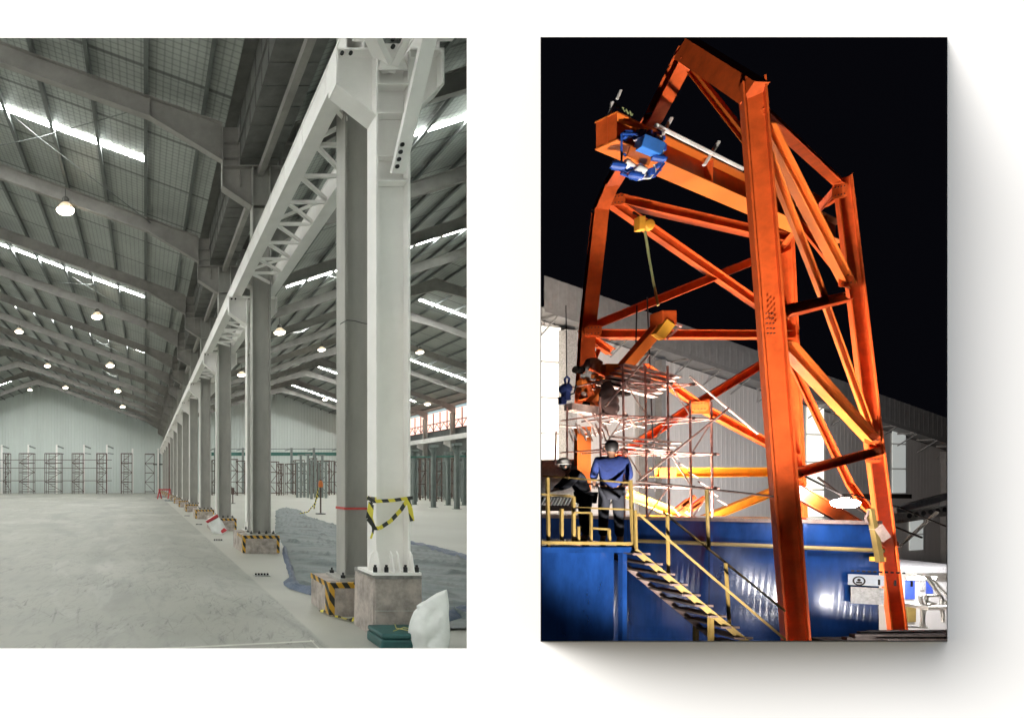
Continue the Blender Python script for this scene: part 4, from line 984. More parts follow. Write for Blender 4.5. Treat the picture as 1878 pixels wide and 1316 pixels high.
# work deck round the left leg with its clutter
wd = thing('work_platform', 'cluttered plank platform hung round the left orange leg', 'platform', P(1080, 760, 16.2))
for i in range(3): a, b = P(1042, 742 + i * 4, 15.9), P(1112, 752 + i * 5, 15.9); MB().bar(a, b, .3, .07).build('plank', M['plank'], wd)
rr = random.Random(11)
cl_ = MB()
for i in range(12): a = P(1045 + 11 * i, 770 + rr.random() * 26 - (i > 6) * 10, 15.6 + rr.random() * .5); v = Vector((rr.uniform(.1, .3), 0, rr.uniform(-.25, .25))); cl_.tube(a - v, a + v, .028, 5)
for i in range(12): a = P(1044 + 6 * i, 775 + rr.random() * 14, 15.6); cl_.tube(a, a + Vector((.1, 0, -.28)), .02, 5)
cl_.build('hanging_tube', M['plank'], wd)
cl_ = MB()
for i in range(9):
    a = P(1070 + rr.random() * 38, 700 + rr.random() * 36, 16.3); cl_.box(a.x - .1, a.x + .12 * rr.random() + .05, a.y, a.y + .2, a.z - .08, a.z + .1)
cl_.build('bracket_plate', M['orange_lit'], wd, bevel=.01)
for i in range(16):
    a = P(1058 + rr.random() * 62, 672 + rr.random() * 74, 15.9 + rr.random() * .5); ax_ = Vector((rr.uniform(-1, 1), rr.uniform(-.6, .2), rr.uniform(-.5, 1))).normalized(); L2 = rr.uniform(.08, .22); R2 = rr.uniform(.04, .10)
    MB().lathe([(0, -L2), (R2, -L2), (R2, -L2 * .3), (R2 * .6, -L2 * .3), (R2 * .6, L2 * .4), (R2, L2 * .4), (R2, L2), (0, L2)], a, 10, ax_).build('gear_unit', M[['orange_lit', 'dksteel', 'orange', 'orange', 'plank'][i % 5]], wd)
mt = MB(); a = P(1085, 675, 16.2); mt.lathe([(0, -.3), (.18, -.28), (.22, -.1), (.2, .2), (.12, .25), (0, .26)], a, 14, Vector((.4, 0, 1)).normalized()); mt.build('motor', M['grout'], wd, smooth=True)
a = P(1123, 680, 16); MB().box(a.x - .25, a.x + .3, 15.9, 16.3, a.z - .18, a.z + .18).build('orange_box', M['amber'], wd, bevel=.02)
a = P(1128, 702, 15.6); MB().box(a.x - .3, a.x + .25, 15.4, 15.8, a.z - .1, a.z + .08).box(a.x - .2, a.x + .3, 15.45, 15.7, a.z - .35, a.z - .2).build('dark_machine', M['dksteel'], wd, bevel=.02)
hc = MB(); g = []
for i in range(12):
    t = i / 11; c_ = P(1112 + 8 * t, 700 + 62 * t, 15.3); wv = .10 + .16 * math.sin(t * 2.6) ** 2; g.append([hc.bm.verts.new(c_ + Vector((wv * math.cos(u_), .12 * math.sin(u_) + .03 * math.sin(i * 2), .02 * math.sin(3 * u_)))) for u_ in [2 * math.pi * k / 10 for k in range(10)]])
for r_, q_ in zip(g[:-1], g[1:]):
    for k in range(10): hc.bm.faces.new((r_[k], r_[(k + 1) % 10], q_[(k + 1) % 10], q_[k]))
hc.bm.faces.new(g[0]); hc.bm.faces.new(g[-1])
tag(hc.build('hanging_cloth', M['brownsheet'], smooth=True), 'dark brown cloth bundle hanging from the scaffold over the worker in blue', 'cloth')

# ---- shed behind
shed = thing('shed_building', 'long pale corrugated industrial shed behind the orange frame', 'building', P(1364, 884, 32))
SA, SB = 985, 1900
def SY(px): return 27.0 + (px - 985) / 765 * 11.0        # depth of the wall along its length
def on_wall(px, py, off=0.0): p = P(px, py, SY(px) + off); return p
wall_dir = (on_wall(1750, 884) - on_wall(985, 884)); wall_dir.z = 0; WL = wall_dir.length; wall_dir.normalize(); wn_ = Vector((wall_dir.y, -wall_dir.x, 0)); w0 = on_wall(985, 884); w0.z = 0
def wpt(px):                                             # where the view line of a column meets the straight wall: distance along it
    k = (px - CX) / F; return (k * w0.y - w0.x) / (wall_dir.x - k * wall_dir.y)
def wz(px, py): t = wpt(px); return EYE - (py - CY) / F * (w0.y + wall_dir.y * t)
def wp(t, z, off=0.0): return w0 + wall_dir * t + wn_ * off + Vector((0, 0, z))
te0, te1 = wpt(990), wpt(1850)
zr0, zr1 = wz(993, 588), wz(1736, 826)                    # canopy line
tr0, tr1 = wpt(993), wpt(1736)
def rake(t): return zr0 + (zr1 - zr0) * (t - tr0) / (tr1 - tr0)
zf0, zf1 = wz(993, 530), wz(1736, 785)
def ftop(t): return zf0 + (zf1 - zf0) * (t - tr0) / (tr1 - tr0)
def ribbed(t0, t1, zlo, zhi, off, pitch, dep, name, m):
    mb = MB(); t = t0; pts = []
    while t < t1: pts += [(t, 0), (t + pitch * .6, 0), (t + pitch * .7, dep), (t + pitch * .9, dep)]; t += pitch
    lo = [mb.bm.verts.new(wp(p[0], zlo(p[0]), off + p[1])) for p in pts]; hi = [mb.bm.verts.new(wp(p[0], zhi(p[0]), off + p[1])) for p in pts]
    for i in range(len(pts) - 1): mb.bm.faces.new((lo[i], lo[i + 1], hi[i + 1], hi[i]))
    return mb.build(name, m, shed)
ribbed(te0 - 1, te1, lambda t: GZ, rake, 0, .36, .008, 'wall', M['clad'])
ribbed(te0 - 1, te1, lambda t: rake(t) + .1, ftop, 1.0, .5, .008, 'fascia', M['fascia'])
mb = MB(); mb.quad(wp(te0 - 1, rake(te0 - 1) + .1, 1.0), wp(te1, rake(te1) + .1, 1.0), wp(te1, rake(te1) + .1, -.2), wp(te0 - 1, rake(te0 - 1) + .1, -.2))
mb.quad(wp(te0 - 1, rake(te0 - 1) + .1, 1.0), wp(te1, rake(te1) + .1, 1.0), wp(te1, rake(te1) - .12, 1.02), wp(te0 - 1, rake(te0 - 1) - .12, 1.02))
mb.build('canopy', M['fascia'], shed)
t = te0
while t < te1: MB().bar(wp(t, rake(t) + .02, .05), wp(t, rake(t) + .05, 1.0), .08, .1).bar(wp(t, rake(t) - .7, .06), wp(t, rake(t) - .02, .85), .05, .05).build('bracket', M['fascia'], shed); t += 2.2
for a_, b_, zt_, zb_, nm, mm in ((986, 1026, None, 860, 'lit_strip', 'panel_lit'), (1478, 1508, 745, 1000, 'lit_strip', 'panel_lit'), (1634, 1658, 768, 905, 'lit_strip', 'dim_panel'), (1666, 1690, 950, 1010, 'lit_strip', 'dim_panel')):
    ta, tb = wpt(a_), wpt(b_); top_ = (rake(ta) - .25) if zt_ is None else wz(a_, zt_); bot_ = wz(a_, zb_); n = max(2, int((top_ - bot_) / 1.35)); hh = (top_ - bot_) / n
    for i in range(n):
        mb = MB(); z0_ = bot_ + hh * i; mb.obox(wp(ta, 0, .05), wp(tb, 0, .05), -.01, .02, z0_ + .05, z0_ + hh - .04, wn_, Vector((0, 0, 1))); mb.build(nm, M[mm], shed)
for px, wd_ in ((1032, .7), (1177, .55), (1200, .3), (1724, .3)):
    t = wpt(px); MB().obox(wp(t, GZ, .06), wp(t, rake(t) - .2, .06), 0, .35, -wd_ / 2, wd_ / 2, wn_, wall_dir).build('pilaster', M['fascia' if px != 1032 else 'grout'], shed)
# lower annex on the right
an = thing('annex_building', 'low white annex with blue doors beside the rear orange leg', 'building', P(1700, 1100, 24))
Ya = 24.0
def bx(name, x0, y0, x1, y1, Y0, Y1, m, par, bevel=0): a, b = P(x0, y0, Y0), P(x1, y1, Y0); return MB().box(a.x, b.x, Y0, Y1, b.z, a.z).build(name, M[m], par, bevel=bevel)
bx('wall', 1636, 1046, 1800, 1180, Ya, Ya + 3, 'clad', an)
bx('parapet', 1630, 1040, 1800, 1050, Ya - .3, Ya + 3.2, 'grout', an)
bx('door', 1662, 1064, 1678, 1098, Ya - .05, Ya - .01, 'doorblue', an); bx('door', 1700, 1062, 1711, 1088, Ya - .05, Ya - .01, 'doorblue', an); bx('notice_board', 1690, 1062, 1698, 1082, Ya - .05, Ya - .01, 'grout', an)
bx('vent_panel', 1664, 1112, 1680, 1140, Ya - .06, Ya - .01, 'yellow', an)
an_r = thing('steel_rack', 'white angled steel rack with a table before the annex', 'rack', P(1705, 1140, 21))
for s_ in ((1660, 1148, 1700, 1150), (1688, 1092, 1694, 1148), (1700, 1090, 1690, 1148), (1694, 1100, 1730, 1112), (1697, 1092, 1726, 1092), (1726, 1092, 1730, 1140), (1698, 1056, 1736, 1108), (1703, 1056, 1745, 1100)):
    MB().bar(P(s_[0], s_[1], 21), P(s_[2], s_[3], 21), .07, .07).build('bar', M['helmet'], an_r)
bx('table', 1702, 1112, 1760, 1118, 20.5, 21.2, 'helmet', an_r)
q = P(1690, 1060, Ya - 1.2); al = thing('tube_lamp', 'small white tube lamp lighting the annex front', 'lamp', q)
MB().tube(q + Vector((-.5, 0, 0)), q + Vector((.5, 0, 0)), .035, 8).build('tube', M['lampwhite'], al); MB().box(q.x - .55, q.x + .55, q.y - .05, q.y + .05, q.z + .04, q.z + .09).build('tray', M['helmet'], al)
MB().tube(q + Vector((0, 0, .09)), q + Vector((0, 1.2, .35)), .02).build('arm', M['grout'], al)
pl_ = bpy.data.lights.new('annex_light', 'POINT'); po_ = bpy.data.objects.new('annex_light', pl_); C.objects.link(po_); po_.parent = al; po_.location = (0, -.15, -.12); pl_.energy = 45; pl_.shadow_soft_size = .2; pl_.color = (1, .97, .85)
q = P(1760, 930, 22); al = thing('wall_lamp', 'lamp beyond the right edge that lights the pale shed wall', 'lamp', q)
MB().lathe([(0, -.1), (.2, -.08), (.22, .05), (0, .1)], q, 16).build('glass', M['lampwhite'], al); MB().tube(q + Vector((0, 0, .1)), q + Vector((0, 0, .5)), .03).build('arm', M['grout'], al)
pl_ = bpy.data.lights.new('wall_light', 'POINT'); po_ = bpy.data.objects.new('wall_light', pl_); C.objects.link(po_); po_.parent = al; po_.location = (0, 0, -.35); pl_.energy = 900; pl_.shadow_soft_size = .2; pl_.color = (.92, .93, 1)
# roofed walkway truss at right
cnp = thing('walkway_canopy', 'grey castellated canopy beam jutting in from the edge above the annex', 'canopy', P(1700, 950, 22))
MB().bar(P(1640, 935, 21), P(1800, 893, 22), .14, .22).build('rafter', M['tin'], cnp)
cb2 = MB(); cb2.ibeam(P(1640, 950, 21), P(1800, 925, 22), .36, .16, Vector((0, -1, 0)), .02, .02); cb2.build('castellated_beam', M['grout'], cnp)
hl = MB()
for i in range(6): q = P(1668 + i * 13, 945 - i * 2.2, 21 + i * .1 - .06); hl.lathe([(.09, 0), (0, .01)], q, 12, Vector((0, -1, 0)))
hl.build('beam_hole', M['bolt'], cnp)
MB().tube(P(1719, 938, 21), P(1650, 1002, 21), .05, 6).build('strut', M['grout'], cnp)
MB().box(P(1600, 0, 21).x, P(1640, 0, 21).x + 1, 21.3, 22, P(0, 914, 21).z, P(0, 906, 21).z).build('roof_edge', M['dksteel'], cnp)
tag(MB().path([P(1500, 875, 16), P(1548, 912, 16), P(1600, 950, 16), P(1690, 985, 17)], .03, 6).path([P(1560, 905, 16), P(1650, 930, 17), P(1760, 975, 18)], .02, 6).build('overhead_cable', M['dksteel']), 'dark cables crossing in front of the shed at lamp height', 'cable')

# ---- blue tank
tank = thing('blue_tank', 'big glossy blue steel tank across the bottom of the yard', 'tank', P(1300, 1000, 14))
t0 = P(975, 944, 15.2); t1 = P(1612, 958, 12.7); ztk = .76
td = Vector((t1.x - t0.x, t1.y - t0.y, 0)).normalized(); tn = Vector((td.y, -td.x, 0))       # tn faces the camera
tb0 = Vector((t0.x, t0.y, 0)); L_ = (Vector((t1.x, t1.y, 0)) - tb0).length
def tz(py, Y): return EYE - (py - CY) / F * Y
mb = MB(); segs = 60; rows = []
for i in range(segs + 1):
    s_ = L_ * i / segs; col = []
    for k, z in enumerate((GZ + .6, -3.4, -2.6, -1.8, -1.0, -.2, .2, ztk)):
        bul = .06 * math.sin(s_ * 2.2) * math.sin((z + 5) * 1.2) + .05 * noise.noise(Vector((s_ * .9, z * .5, 2)))
        if z >= ztk: bul = 0
        col.append(mb.bm.verts.new(tb0 + td * s_ + tn * bul + Vector((0, 0, z))))
    rows.append(col)
for a, b in zip(rows[:-1], rows[1:]):
    for k in range(7): mb.bm.faces.new((a[k], b[k], b[k + 1], a[k + 1]))
def strip_cap(pa, pb, za, zb_): mb.quad(pa + Vector((0, 0, za)), pb + Vector((0, 0, za)), pb + Vector((0, 0, zb_)), pa + Vector((0, 0, zb_)))
c0, c1 = tb0 - tn * 1.6, tb0 + td * L_ - tn * 1.6
mb.quad(tb0 + Vector((0, 0, ztk)), tb0 + td * L_ + Vector((0, 0, ztk)), c1 + Vector((0, 0, ztk)), c0 + Vector((0, 0, ztk)))
strip_cap(tb0 + td * L_, c1, GZ + .6, ztk); strip_cap(tb0, c0, GZ + .6, ztk); strip_cap(c0, c1, GZ + .6, ztk)
mb.build('shell', M['bluepaint'], tank, smooth=False)
def tk(s_, z, off): return tb0 + td * s_ + tn * off + Vector((0, 0, z))
def ts(px): k = (px - CX) / F; return (k * tb0.y - tb0.x) / (td.x - k * td.y)
def tzz(px, py): s_ = ts(px); return EYE - (py - CY) / F * (tb0.y + td.y * s_)
mb = MB(); mb.obox(tk(0, 0, .05), tk(L_, 0, .05), 0, .05, ztk - .05, ztk + .03, tn, Vector((0, 0, 1))); mb.build('top_rim', M['rust'], tank)
for px in (1152, 1300, 1470): s_ = ts(px); MB().obox(tk(s_, GZ + .7, .06), tk(s_, ztk - .06, .06), 0, .07, -.03, .03, tn, td).build('seam_rib', M['bluepaint'], tank)
zs1, zs0 = tzz(1583, 1052), tzz(1583, 1105); sA, sB = ts(1549), ts(1614)
zm = (zs0 + zs1) / 2 + .04
sg = MB(); sg.obox(tk(sA, 0, .1), tk(sB, 0, .1), 0, .02, zm + .04, zs1, tn, Vector((0, 0, 1))); sg.build('sign_board', M['sign'], tank)
sg = MB(); sg.obox(tk(sA + .04, 0, .1), tk(sB, 0, .1), 0, .02, zs0, zm, tn, Vector((0, 0, 1))); sg.build('sign_board', M['grout'], tank)
q = tk(sA + .16, (zm + zs1) / 2, .125)
dk = MB(); dk.lathe([(.10, 0), (.10, .004), (.075, .004), (.075, 0)], q, 20, tn); dk.lathe([(.03, 0), (0, .006)], q + Vector((0, 0, .02)), 10, tn); dk.obox(q + tn * .002, q + tn * .004, -.045, .045, -.05, -.015, td, Vector((0, 0, 1)))
for k in range(3): c_ = tk(sA + .46 + .24 * k, (zm + zs1) / 2, .125); dk.obox(c_, c_ + tn * .003, -.015, .02, -.07, .05, td, Vector((0, 0, 1)))
for k in range(10): c_ = tk(sA + .08 + .085 * k, zs1 + .07, .1); dk.obox(c_, c_ + tn * .003, -.03, .02, -.02, .02, td, Vector((0, 0, 1)))
dk.build('sign_mark', M['dksteel'], tank)
q = ts(1588); MB().obox(tk(q, 0, .1), tk(q + .25, 0, .1), 0, .01, tzz(1588, 1027), tzz(1588, 1019), tn, Vector((0, 0, 1))).build('yellow_sticker', M['amber'], tank)
# yellow pipe running along the tank
tag(MB().tube(tk(ts(1165), tzz(1165, 990), .14), tk(L_, tzz(1612, 1008), .14), .045, 8).build('yellow_pipe', M['yellow']), 'long thin yellow pipe running along the upper face of the blue tank', 'pipe')
# grey vessel behind the tank, left, with a slatted top
gv = thing('grey_vessel', 'round grey vessel behind the platform at the left edge', 'vessel', P(1015, 880, 18))
MB().tube(P(960, 884, 18.5), P(1064, 884, 17.5), .68, 28).build('shell', M['grout'], gv, smooth=False)
sl_ = thing('slatted_vent', 'dark vent with slanting pale slats under the grey vessel', 'vent', P(1020, 918, 14.8))
a, b = P(988, 911, 14.85), P(1050, 929, 14.85); MB().box(a.x, b.x, 14.85, 15.0, b.z - .1, a.z).build('panel', M['dksteel'], sl_)
for i in range(9): MB().bar(P(992 + 6 * i, 926, 14.8), P(999 + 6 * i, 912, 14.8), .03, .05, Vector((0, 1, 0))).build('slat', M['helmet'], sl_)

# ---- platform with yellow railing
YPf = 10.6
pf = thing('access_platform', 'blue access platform with yellow guard rails on which the worker stands', 'platform', P(1080, 1000, YPf))
a, b = P(960, 1003, YPf), P(1158, 1003, YPf)
zf = P(0, 1000, YPf).z
MB().box(a.x, b.x, YPf, YPf + 1.3, zf - .06, zf).build('deck', M['bluepaint'], pf)
MB().box(a.x, b.x + .02, YPf - .05, YPf - .003, zf - .12, zf - .02).build('edge_beam', M['bluepaint'], pf)
MB().box(P(1150, 0, YPf).x, P(1153, 0, YPf).x + .05, YPf + .1, YPf + .2, GZ, zf - .06).build('post', M['bluepaint'], pf)
MB().quad((a.x, YPf + .3, GZ + .2), (P(1150, 0, YPf).x, YPf + .3, GZ + .2), (P(1150, 0, YPf).x, YPf + .3, zf - .06), (a.x, YPf + .3, zf - .06)).build('side_panel', M['bluepaint'], pf)
def rail(name, segs, w_, par=None, m='yellow'):
    for s_ in segs: MB().bar(P(s_[0], s_[1], s_[4]), P(s_[2], s_[3], s_[5]), w_, w_).build(name, M[m], par or pf)
rail('toe_board', [(960, 994, 1158, 996, YPf - .06, YPf - .06)], .055)
rail('guard_rail', [(996, 872, 1155, 885, YPf + 1.2, YPf), (1010, 908, 1045, 908, YPf, YPf), (1052, 930, 1155, 934, YPf, YPf), (960, 903, 1052, 910, YPf, YPf)], .03, m='yellow')
rail('rail_post', [(1004, 875, 1006, 1008, YPf, YPf), (1030, 932, 1030, 990, YPf, YPf), (1052, 910, 1052, 992, YPf, YPf), (1156, 880, 1162, 1008, YPf, YPf), (1138, 880, 1140, 992, YPf + .4, YPf + .4)], .045)
rail('yellow_bracket', [(1052, 939, 1084, 940, YPf - .05, YPf - .05), (1084, 940, 1084, 992, YPf - .05, YPf - .05), (1084, 968, 1117, 970, YPf - .05, YPf - .05), (1117, 970, 1118, 992, YPf - .05, YPf - .05), (1061, 965, 1061, 992, YPf - .05, YPf - .05)], .035)
# upper post and long handrail beyond the stair head
hr = thing('tank_guard_rail', 'thin brown guard rail on posts in front of the tank top', 'rail', P(1300, 960, 11))
for s_ in ((1168, 882, 1440, 912, 10.7, 11.9), ): MB().tube(P(s_[0], s_[1], s_[4]), P(s_[2], s_[3], s_[5]), .022, 6).build('top_rail', M['rust'], hr)
for s_ in ((1296, 897, 1300, 1008, 11.2, 11.2), ): MB().tube(P(s_[0], s_[1], s_[4]), P(s_[2], s_[3], s_[5]), .028, 6).build('post', M['yellow'], hr)
# ---- stairs
stp = thing('steel_stairs', 'steel stairs with yellow handrail going down from the platform before the tank', 'stairs', P(1170, 1010, YPf))
s0, s1 = P(1164, 1008, YPf - .1), P(1400, 1202, 9.9)
for off in (0, .75):
    MB().bar(s0 + Vector((0, off, 0)), s1 + Vector((0, off, 0)), .03, .09).build('stringer', M['rust_dark' if off else 'yellow'], stp)
for i in range(10):
    t = (i + .5) / 10; c_ = s0.lerp(s1, t)
    MB().box(c_.x - .12, c_.x + .14, c_.y + .03, c_.y + .72, c_.z + .0, c_.z + .03).build('tread', M['dksteel'], stp)
    MB().box(c_.x - .13, c_.x + .15, c_.y - .02, c_.y + .02, c_.z + .0, c_.z + .035).build('nosing', M['rust_dark'], stp)
rail('handrail', [(1170, 941, 1440, 1172, YPf - .1, 9.8), (1216, 938, 1440, 1120, YPf + .7, 10.6)], .032, stp)
rail('baluster', [(1224, 945, 1226, 1056, YPf - .15, YPf - .15), (1331, 1032, 1338, 1148, YPf - .3, YPf - .3), (1165, 935, 1167, 1008, YPf - .1, YPf - .1)], .035, stp)
rail('support', [(1303, 1122, 1305, 1260, 10.2, 10.2), (1276, 1135, 1277, 1260, 10.9, 10.9)], .06, stp)
# rail post at the tank's right end
te = thing('tank_end_post', 'weathered post and ladder plate at the right end of the blue tank', 'post', P(1603, 960, 12.6))
MB().bar(P(1596, 932, 12.5), P(1614, 1030, 12.5), .09, .09).build('post', M['yellow'], te); MB().bar(P(1606, 965, 12.5), P(1622, 988, 12.5), .1, .2).build('plate', M['plank'], te)
MB().path([P(1594, 935, 12.5), P(1587, 950, 12.5), P(1592, 960, 12.5)], .02).build('bracket', M['rust'], te)

# ---- dark steel stack on the ground at right
stck = thing('steel_stack', 'dark stack of flat steel bars on the ground by the rear leg', 'stack', P(1650, 1165, 11.5))
rs = random.Random(5)
for i in range(26):
    y_ = 1156 + (i // 3) * 4 + rs.uniform(-1.5, 1.5); xa = 1555 + rs.random() * 90 - i; Yb_ = 11.3 + rs.random() * .9
    a, b = P(xa, y_ + 3, Yb_), P(1850, y_ + rs.uniform(-5, 5), Yb_ + .5); MB().bar(a, b, .07 + rs.random() * .08, .03 + rs.random() * .03).build('bar', M['dksteel' if i % 3 else 'rust_dark'], stck)
q = P(1700, 1180, 11.6); MB().box(q.x - 1.2, q.x + 2.5, 11.2, 12.6, GZ, q.z - .12).build('bearer', M['dksteel'], stck)

# ---- people
def skin_obj(name, verts, edges, radii, m, parent, sub=2):
    me = bpy.data.meshes.new(name); me.from_pydata([Vector(v) for v in verts], edges, []); o = bpy.data.objects.new(name, me); C.objects.link(o); o.parent = parent
    sk = o.modifiers.new('skin', 'SKIN'); sb = o.modifiers.new('sub', 'SUBSURF'); sb.levels = sub; sb.render_levels = sub
    sk.use_smooth_shade = True
    for i, r_ in enumerate(radii):
        v = me.skin_vertices[0].data[i]; v.radius = r_ if isinstance(r_, tuple) else (r_, r_)
    me.skin_vertices[0].data[0].use_root = True
    me.materials.append(m); return o
def chain_mesh(name, chains, m, parent, sub=2):
    """chains: lists of (key, (x,y,z), radius); points with the same key are shared"""
    idx = {}; V, E, Rr = [], [], []
    for ch in chains:
        prev = None
        for key, p, r_ in ch:
            if key not in idx: idx[key] = len(V); V.append(p); Rr.append(r_)
            if prev is not None and prev != idx[key] and (prev, idx[key]) not in E: E.append((prev, idx[key]))
            prev = idx[key]
    return skin_obj(name, V, E, Rr, m, parent, sub)
def person(loc, s, label, J, shirt, trousers, helmet=None, rot=0.0):
    """J: joints in metres, figure facing +y"""
    t = thing('person', label, 'person', loc); t.rotation_euler = (0, 0, rot); t.scale = (s, s, s)
    j = J
    def mid(a, b, k=.5): return tuple(a[i] + (b[i] - a[i]) * k for i in range(3))
    up_ = lambda p, d: (p[0] + d[0], p[1] + d[1], p[2] + d[2])
    body = [[('pel', j['pel'], .12), ('chest', j['chest'], .13), ('neckb', j['neck'], .065), ('neck', mid(j['neck'], j['head'], .35), .052), ('headm', mid(j['neck'], j['head'], .75), (.078, .088)), ('head', j['head'], (.078, .095)), ('crown', up_(j['head'], (0, -.005, .075)), .06)]]
    for sd_ in 'LR':
        h = j['hand' + sd_]; w_ = mid(j['elb' + sd_], h, .86)
        body.append([('chest', j['chest'], .13), ('sh' + sd_, j['sh' + sd_], .058), ('el' + sd_, j['elb' + sd_], .042), ('wr' + sd_, w_, .027), ('pa' + sd_, h, (.03, .018))])
        dv = (Vector(h) - Vector(j['elb' + sd_])).normalized(); side = Vector((1, 0, 0)); side = (side - dv * side.dot(dv)).normalized(); cu = dv.cross(side)
        for f in range(4):
            base = Vector(h) + side * (.024 * (f - 1.5)) + dv * .035; ln = (.036, .042, .040, .032)[f]
            a1 = base + dv * ln; a2 = a1 + (dv * .6 + cu * .6) * ln * .8
            body.append([('pa' + sd_, h, (.03, .018)), (f'f{sd_}{f}a', tuple(base), .010), (f'f{sd_}{f}b', tuple(a1), .009), (f'f{sd_}{f}c', tuple(a2), .008)])
        tb_ = Vector(h) + side * (.04 if sd_ == 'L' else -.04) - dv * .01
        body.append([('pa' + sd_, h, (.03, .018)), (f't{sd_}a', tuple(tb_), .012), (f't{sd_}b', tuple(tb_ + dv * .04 + cu * .02), .010)])
        body.append([('pel', j['pel'], .12), ('hp' + sd_, j['hip' + sd_], .085), ('kn' + sd_, j['kn' + sd_], .055), ('an' + sd_, j['an' + sd_], .038), ('toe' + sd_, up_(j['an' + sd_], (0, .13, -.05)), .034)])
    chain_mesh('body', body, M['skin'], t)
    sh = [[('pel', up_(j['pel'], (0, 0, -.07)), (.17, .135)), ('wa', mid(j['pel'], j['chest'], .5), (.165, .14)), ('chest', j['chest'], (.185, .16)), ('nk', mid(j['chest'], j['neck'], .75), (.09, .08))]]
    for sd_ in 'LR': sh.append([('chest', j['chest'], .17), ('sh' + sd_, j['sh' + sd_], .078), ('el' + sd_, mid(j['sh' + sd_], j['elb' + sd_], .95), .062), ('fo' + sd_, mid(j['elb' + sd_], j['hand' + sd_], shirt[1]), .048)])
    chain_mesh('shirt', sh, M[shirt[0]], t)
    tr = []
    for sd_ in 'LR': tr.append([('pel', up_(j['pel'], (0, 0, -.03)), (.155, .12)), ('hp' + sd_, j['hip' + sd_], .102), ('kn' + sd_, j['kn' + sd_], .078), ('an' + sd_, up_(j['an' + sd_], (0, 0, .03)), .065)])
    chain_mesh('trousers', tr, M[trousers], t)
    sho = []
    for sd_ in 'LR':
        a_ = j['an' + sd_]; chain_mesh('shoe', [[('a' + sd_, up_(a_, (0, -.03, -.04)), (.045, .04)), ('b' + sd_, up_(a_, (0, .08, -.055)), (.045, .03)), ('c' + sd_, up_(a_, (0, .17, -.06)), (.038, .022))]], M['bolt'], t)
    hd = Vector(j['head'])
    if helmet:
        MB().lathe([(0, .125), (.06, .115), (.105, .07), (.12, .01), (.128, .0), (.14, -.012), (.118, -.012)], hd + Vector((0, .01, .045)), 20).build('helmet', M['helmet'], t, smooth=True).location = (0, 0, 0)
    hr_ = MB().lathe([(0, .118), (.05, .108), (.088, .06), (.094, .0), (.088, -.05), (.05, -.09)], hd + Vector((0, -.022, .01)), 18); hr_.build('hair', M['hair'], t, smooth=True).location = (0, 0, 0)
    fc = MB()
    fc.lathe([(0, .02), (.012, .008), (.014, -.018), (0, -.024)], hd + Vector((0, .098, -.01)), 8)
    for sx in (-1, 1): fc.lathe([(0, .03), (.014, .015), (.016, -.015), (0, -.03)], hd + Vector((sx * .088, -.005, -.01)), 8)
    fc.build('nose_and_ears', M['skin'], t, smooth=True).location = (0, 0, 0)
    for sx in (-1, 1): MB().lathe([(0, .01), (.011, 0), (0, -.01)], hd + Vector((sx * .032, .088, .015)), 8).build('eye', M['helmet'], t).location = (0, 0, 0)
    MB().box(hd.x - .025, hd.x + .025, hd.y + .082, hd.y + .094, hd.z - .062, hd.z - .054).build('mouth', M['redcloth'], t).location = (0, 0, 0)
    return t
stand = dict(pel=(0, 0, .93), chest=(0, .01, 1.28), neck=(0, .02, 1.46), head=(0.01, .05, 1.62), shL=(-.19, .0, 1.40), shR=(.19, 0, 1.40), elbL=(-.24, .02, 1.12), elbR=(.25, .04, 1.12), handL=(-.19, .24, .98), handR=(.20, .27, 1.0),
             hipL=(-.09, 0, .86), hipR=(.09, 0, .86), knL=(-.10, .03, .48), knR=(.10, .02, .48), anL=(-.11, 0, .08), anR=(.11, -.02, .08))
YW = YPf + .35; pw = P(1121, 0, YW)
person(Vector((pw.x, YW, zf)), (P(0, 806, YW).z - zf) / 1.745, 'worker in navy shirt and dark trousers standing on the platform, back to us', stand, ('navy', .35), 'darkcloth', rot=R(-30))
bent = dict(stand, chest=(0, .16, 1.22), neck=(0, .28, 1.36), head=(0, .36, 1.46), shL=(-.19, .18, 1.32), shR=(.19, .18, 1.32), elbL=(-.24, .34, 1.08), elbR=(.24, .34, 1.10), handL=(-.12, .5, 1.0), handR=(.1, .5, 1.0))
YW2 = YPf + .9; pw2 = P(1074, 0, YW2)
person(Vector((pw2.x, YW2, zf)), (P(0, 840, YW2).z - zf) / 1.61, 'worker in white helmet and dark clothes bending behind the platform rail', bent, ('darkcloth', .9), 'darkcloth', helmet=True, rot=R(70))
crouch = dict(stand, pel=(0, -.12, .40), chest=(0, .06, .70), neck=(0, .18, .86), head=(0, .24, 1.0), shL=(-.19, .1, .80), shR=(.19, .1, .80), elbL=(-.26, .3, .58), elbR=(.26, .34, .6), handL=(-.14, .52, .55), handR=(.14, .56, .6),
              hipL=(-.1, -.1, .36), hipR=(.1, -.1, .36), knL=(-.14, .28, .48), knR=(.14, .28, .46), anL=(-.13, .02, .08), anR=(.13, .02, .08))
q = P(1038, 712, 15.9); hk = thing('hook_block', 'small dark blue hook block hanging before the lit strip at the left edge', 'hook block', q)
hm = MB().lathe([(0, -.14), (.11, -.13), (.14, -.02), (.11, .10), (0, .12)], q, 14, Vector((.3, -1, .2)).normalized()); hm.box(q.x - .07, q.x + .06, q.y - .1, q.y + .1, q.z - .32, q.z - .08); hm.box(q.x - .16, q.x - .02, q.y - .06, q.y + .08, q.z - .42, q.z - .22); hm.build('housing', M['navy'], hk, bevel=.01)
MB().path([q + Vector((.0, 0, .1)), q + Vector((-.04, 0, .24)), q + Vector((.02, 0, .32)), q + Vector((.09, 0, .26)), q + Vector((.06, 0, .12))], .025).build('hook', M['navy'], hk)
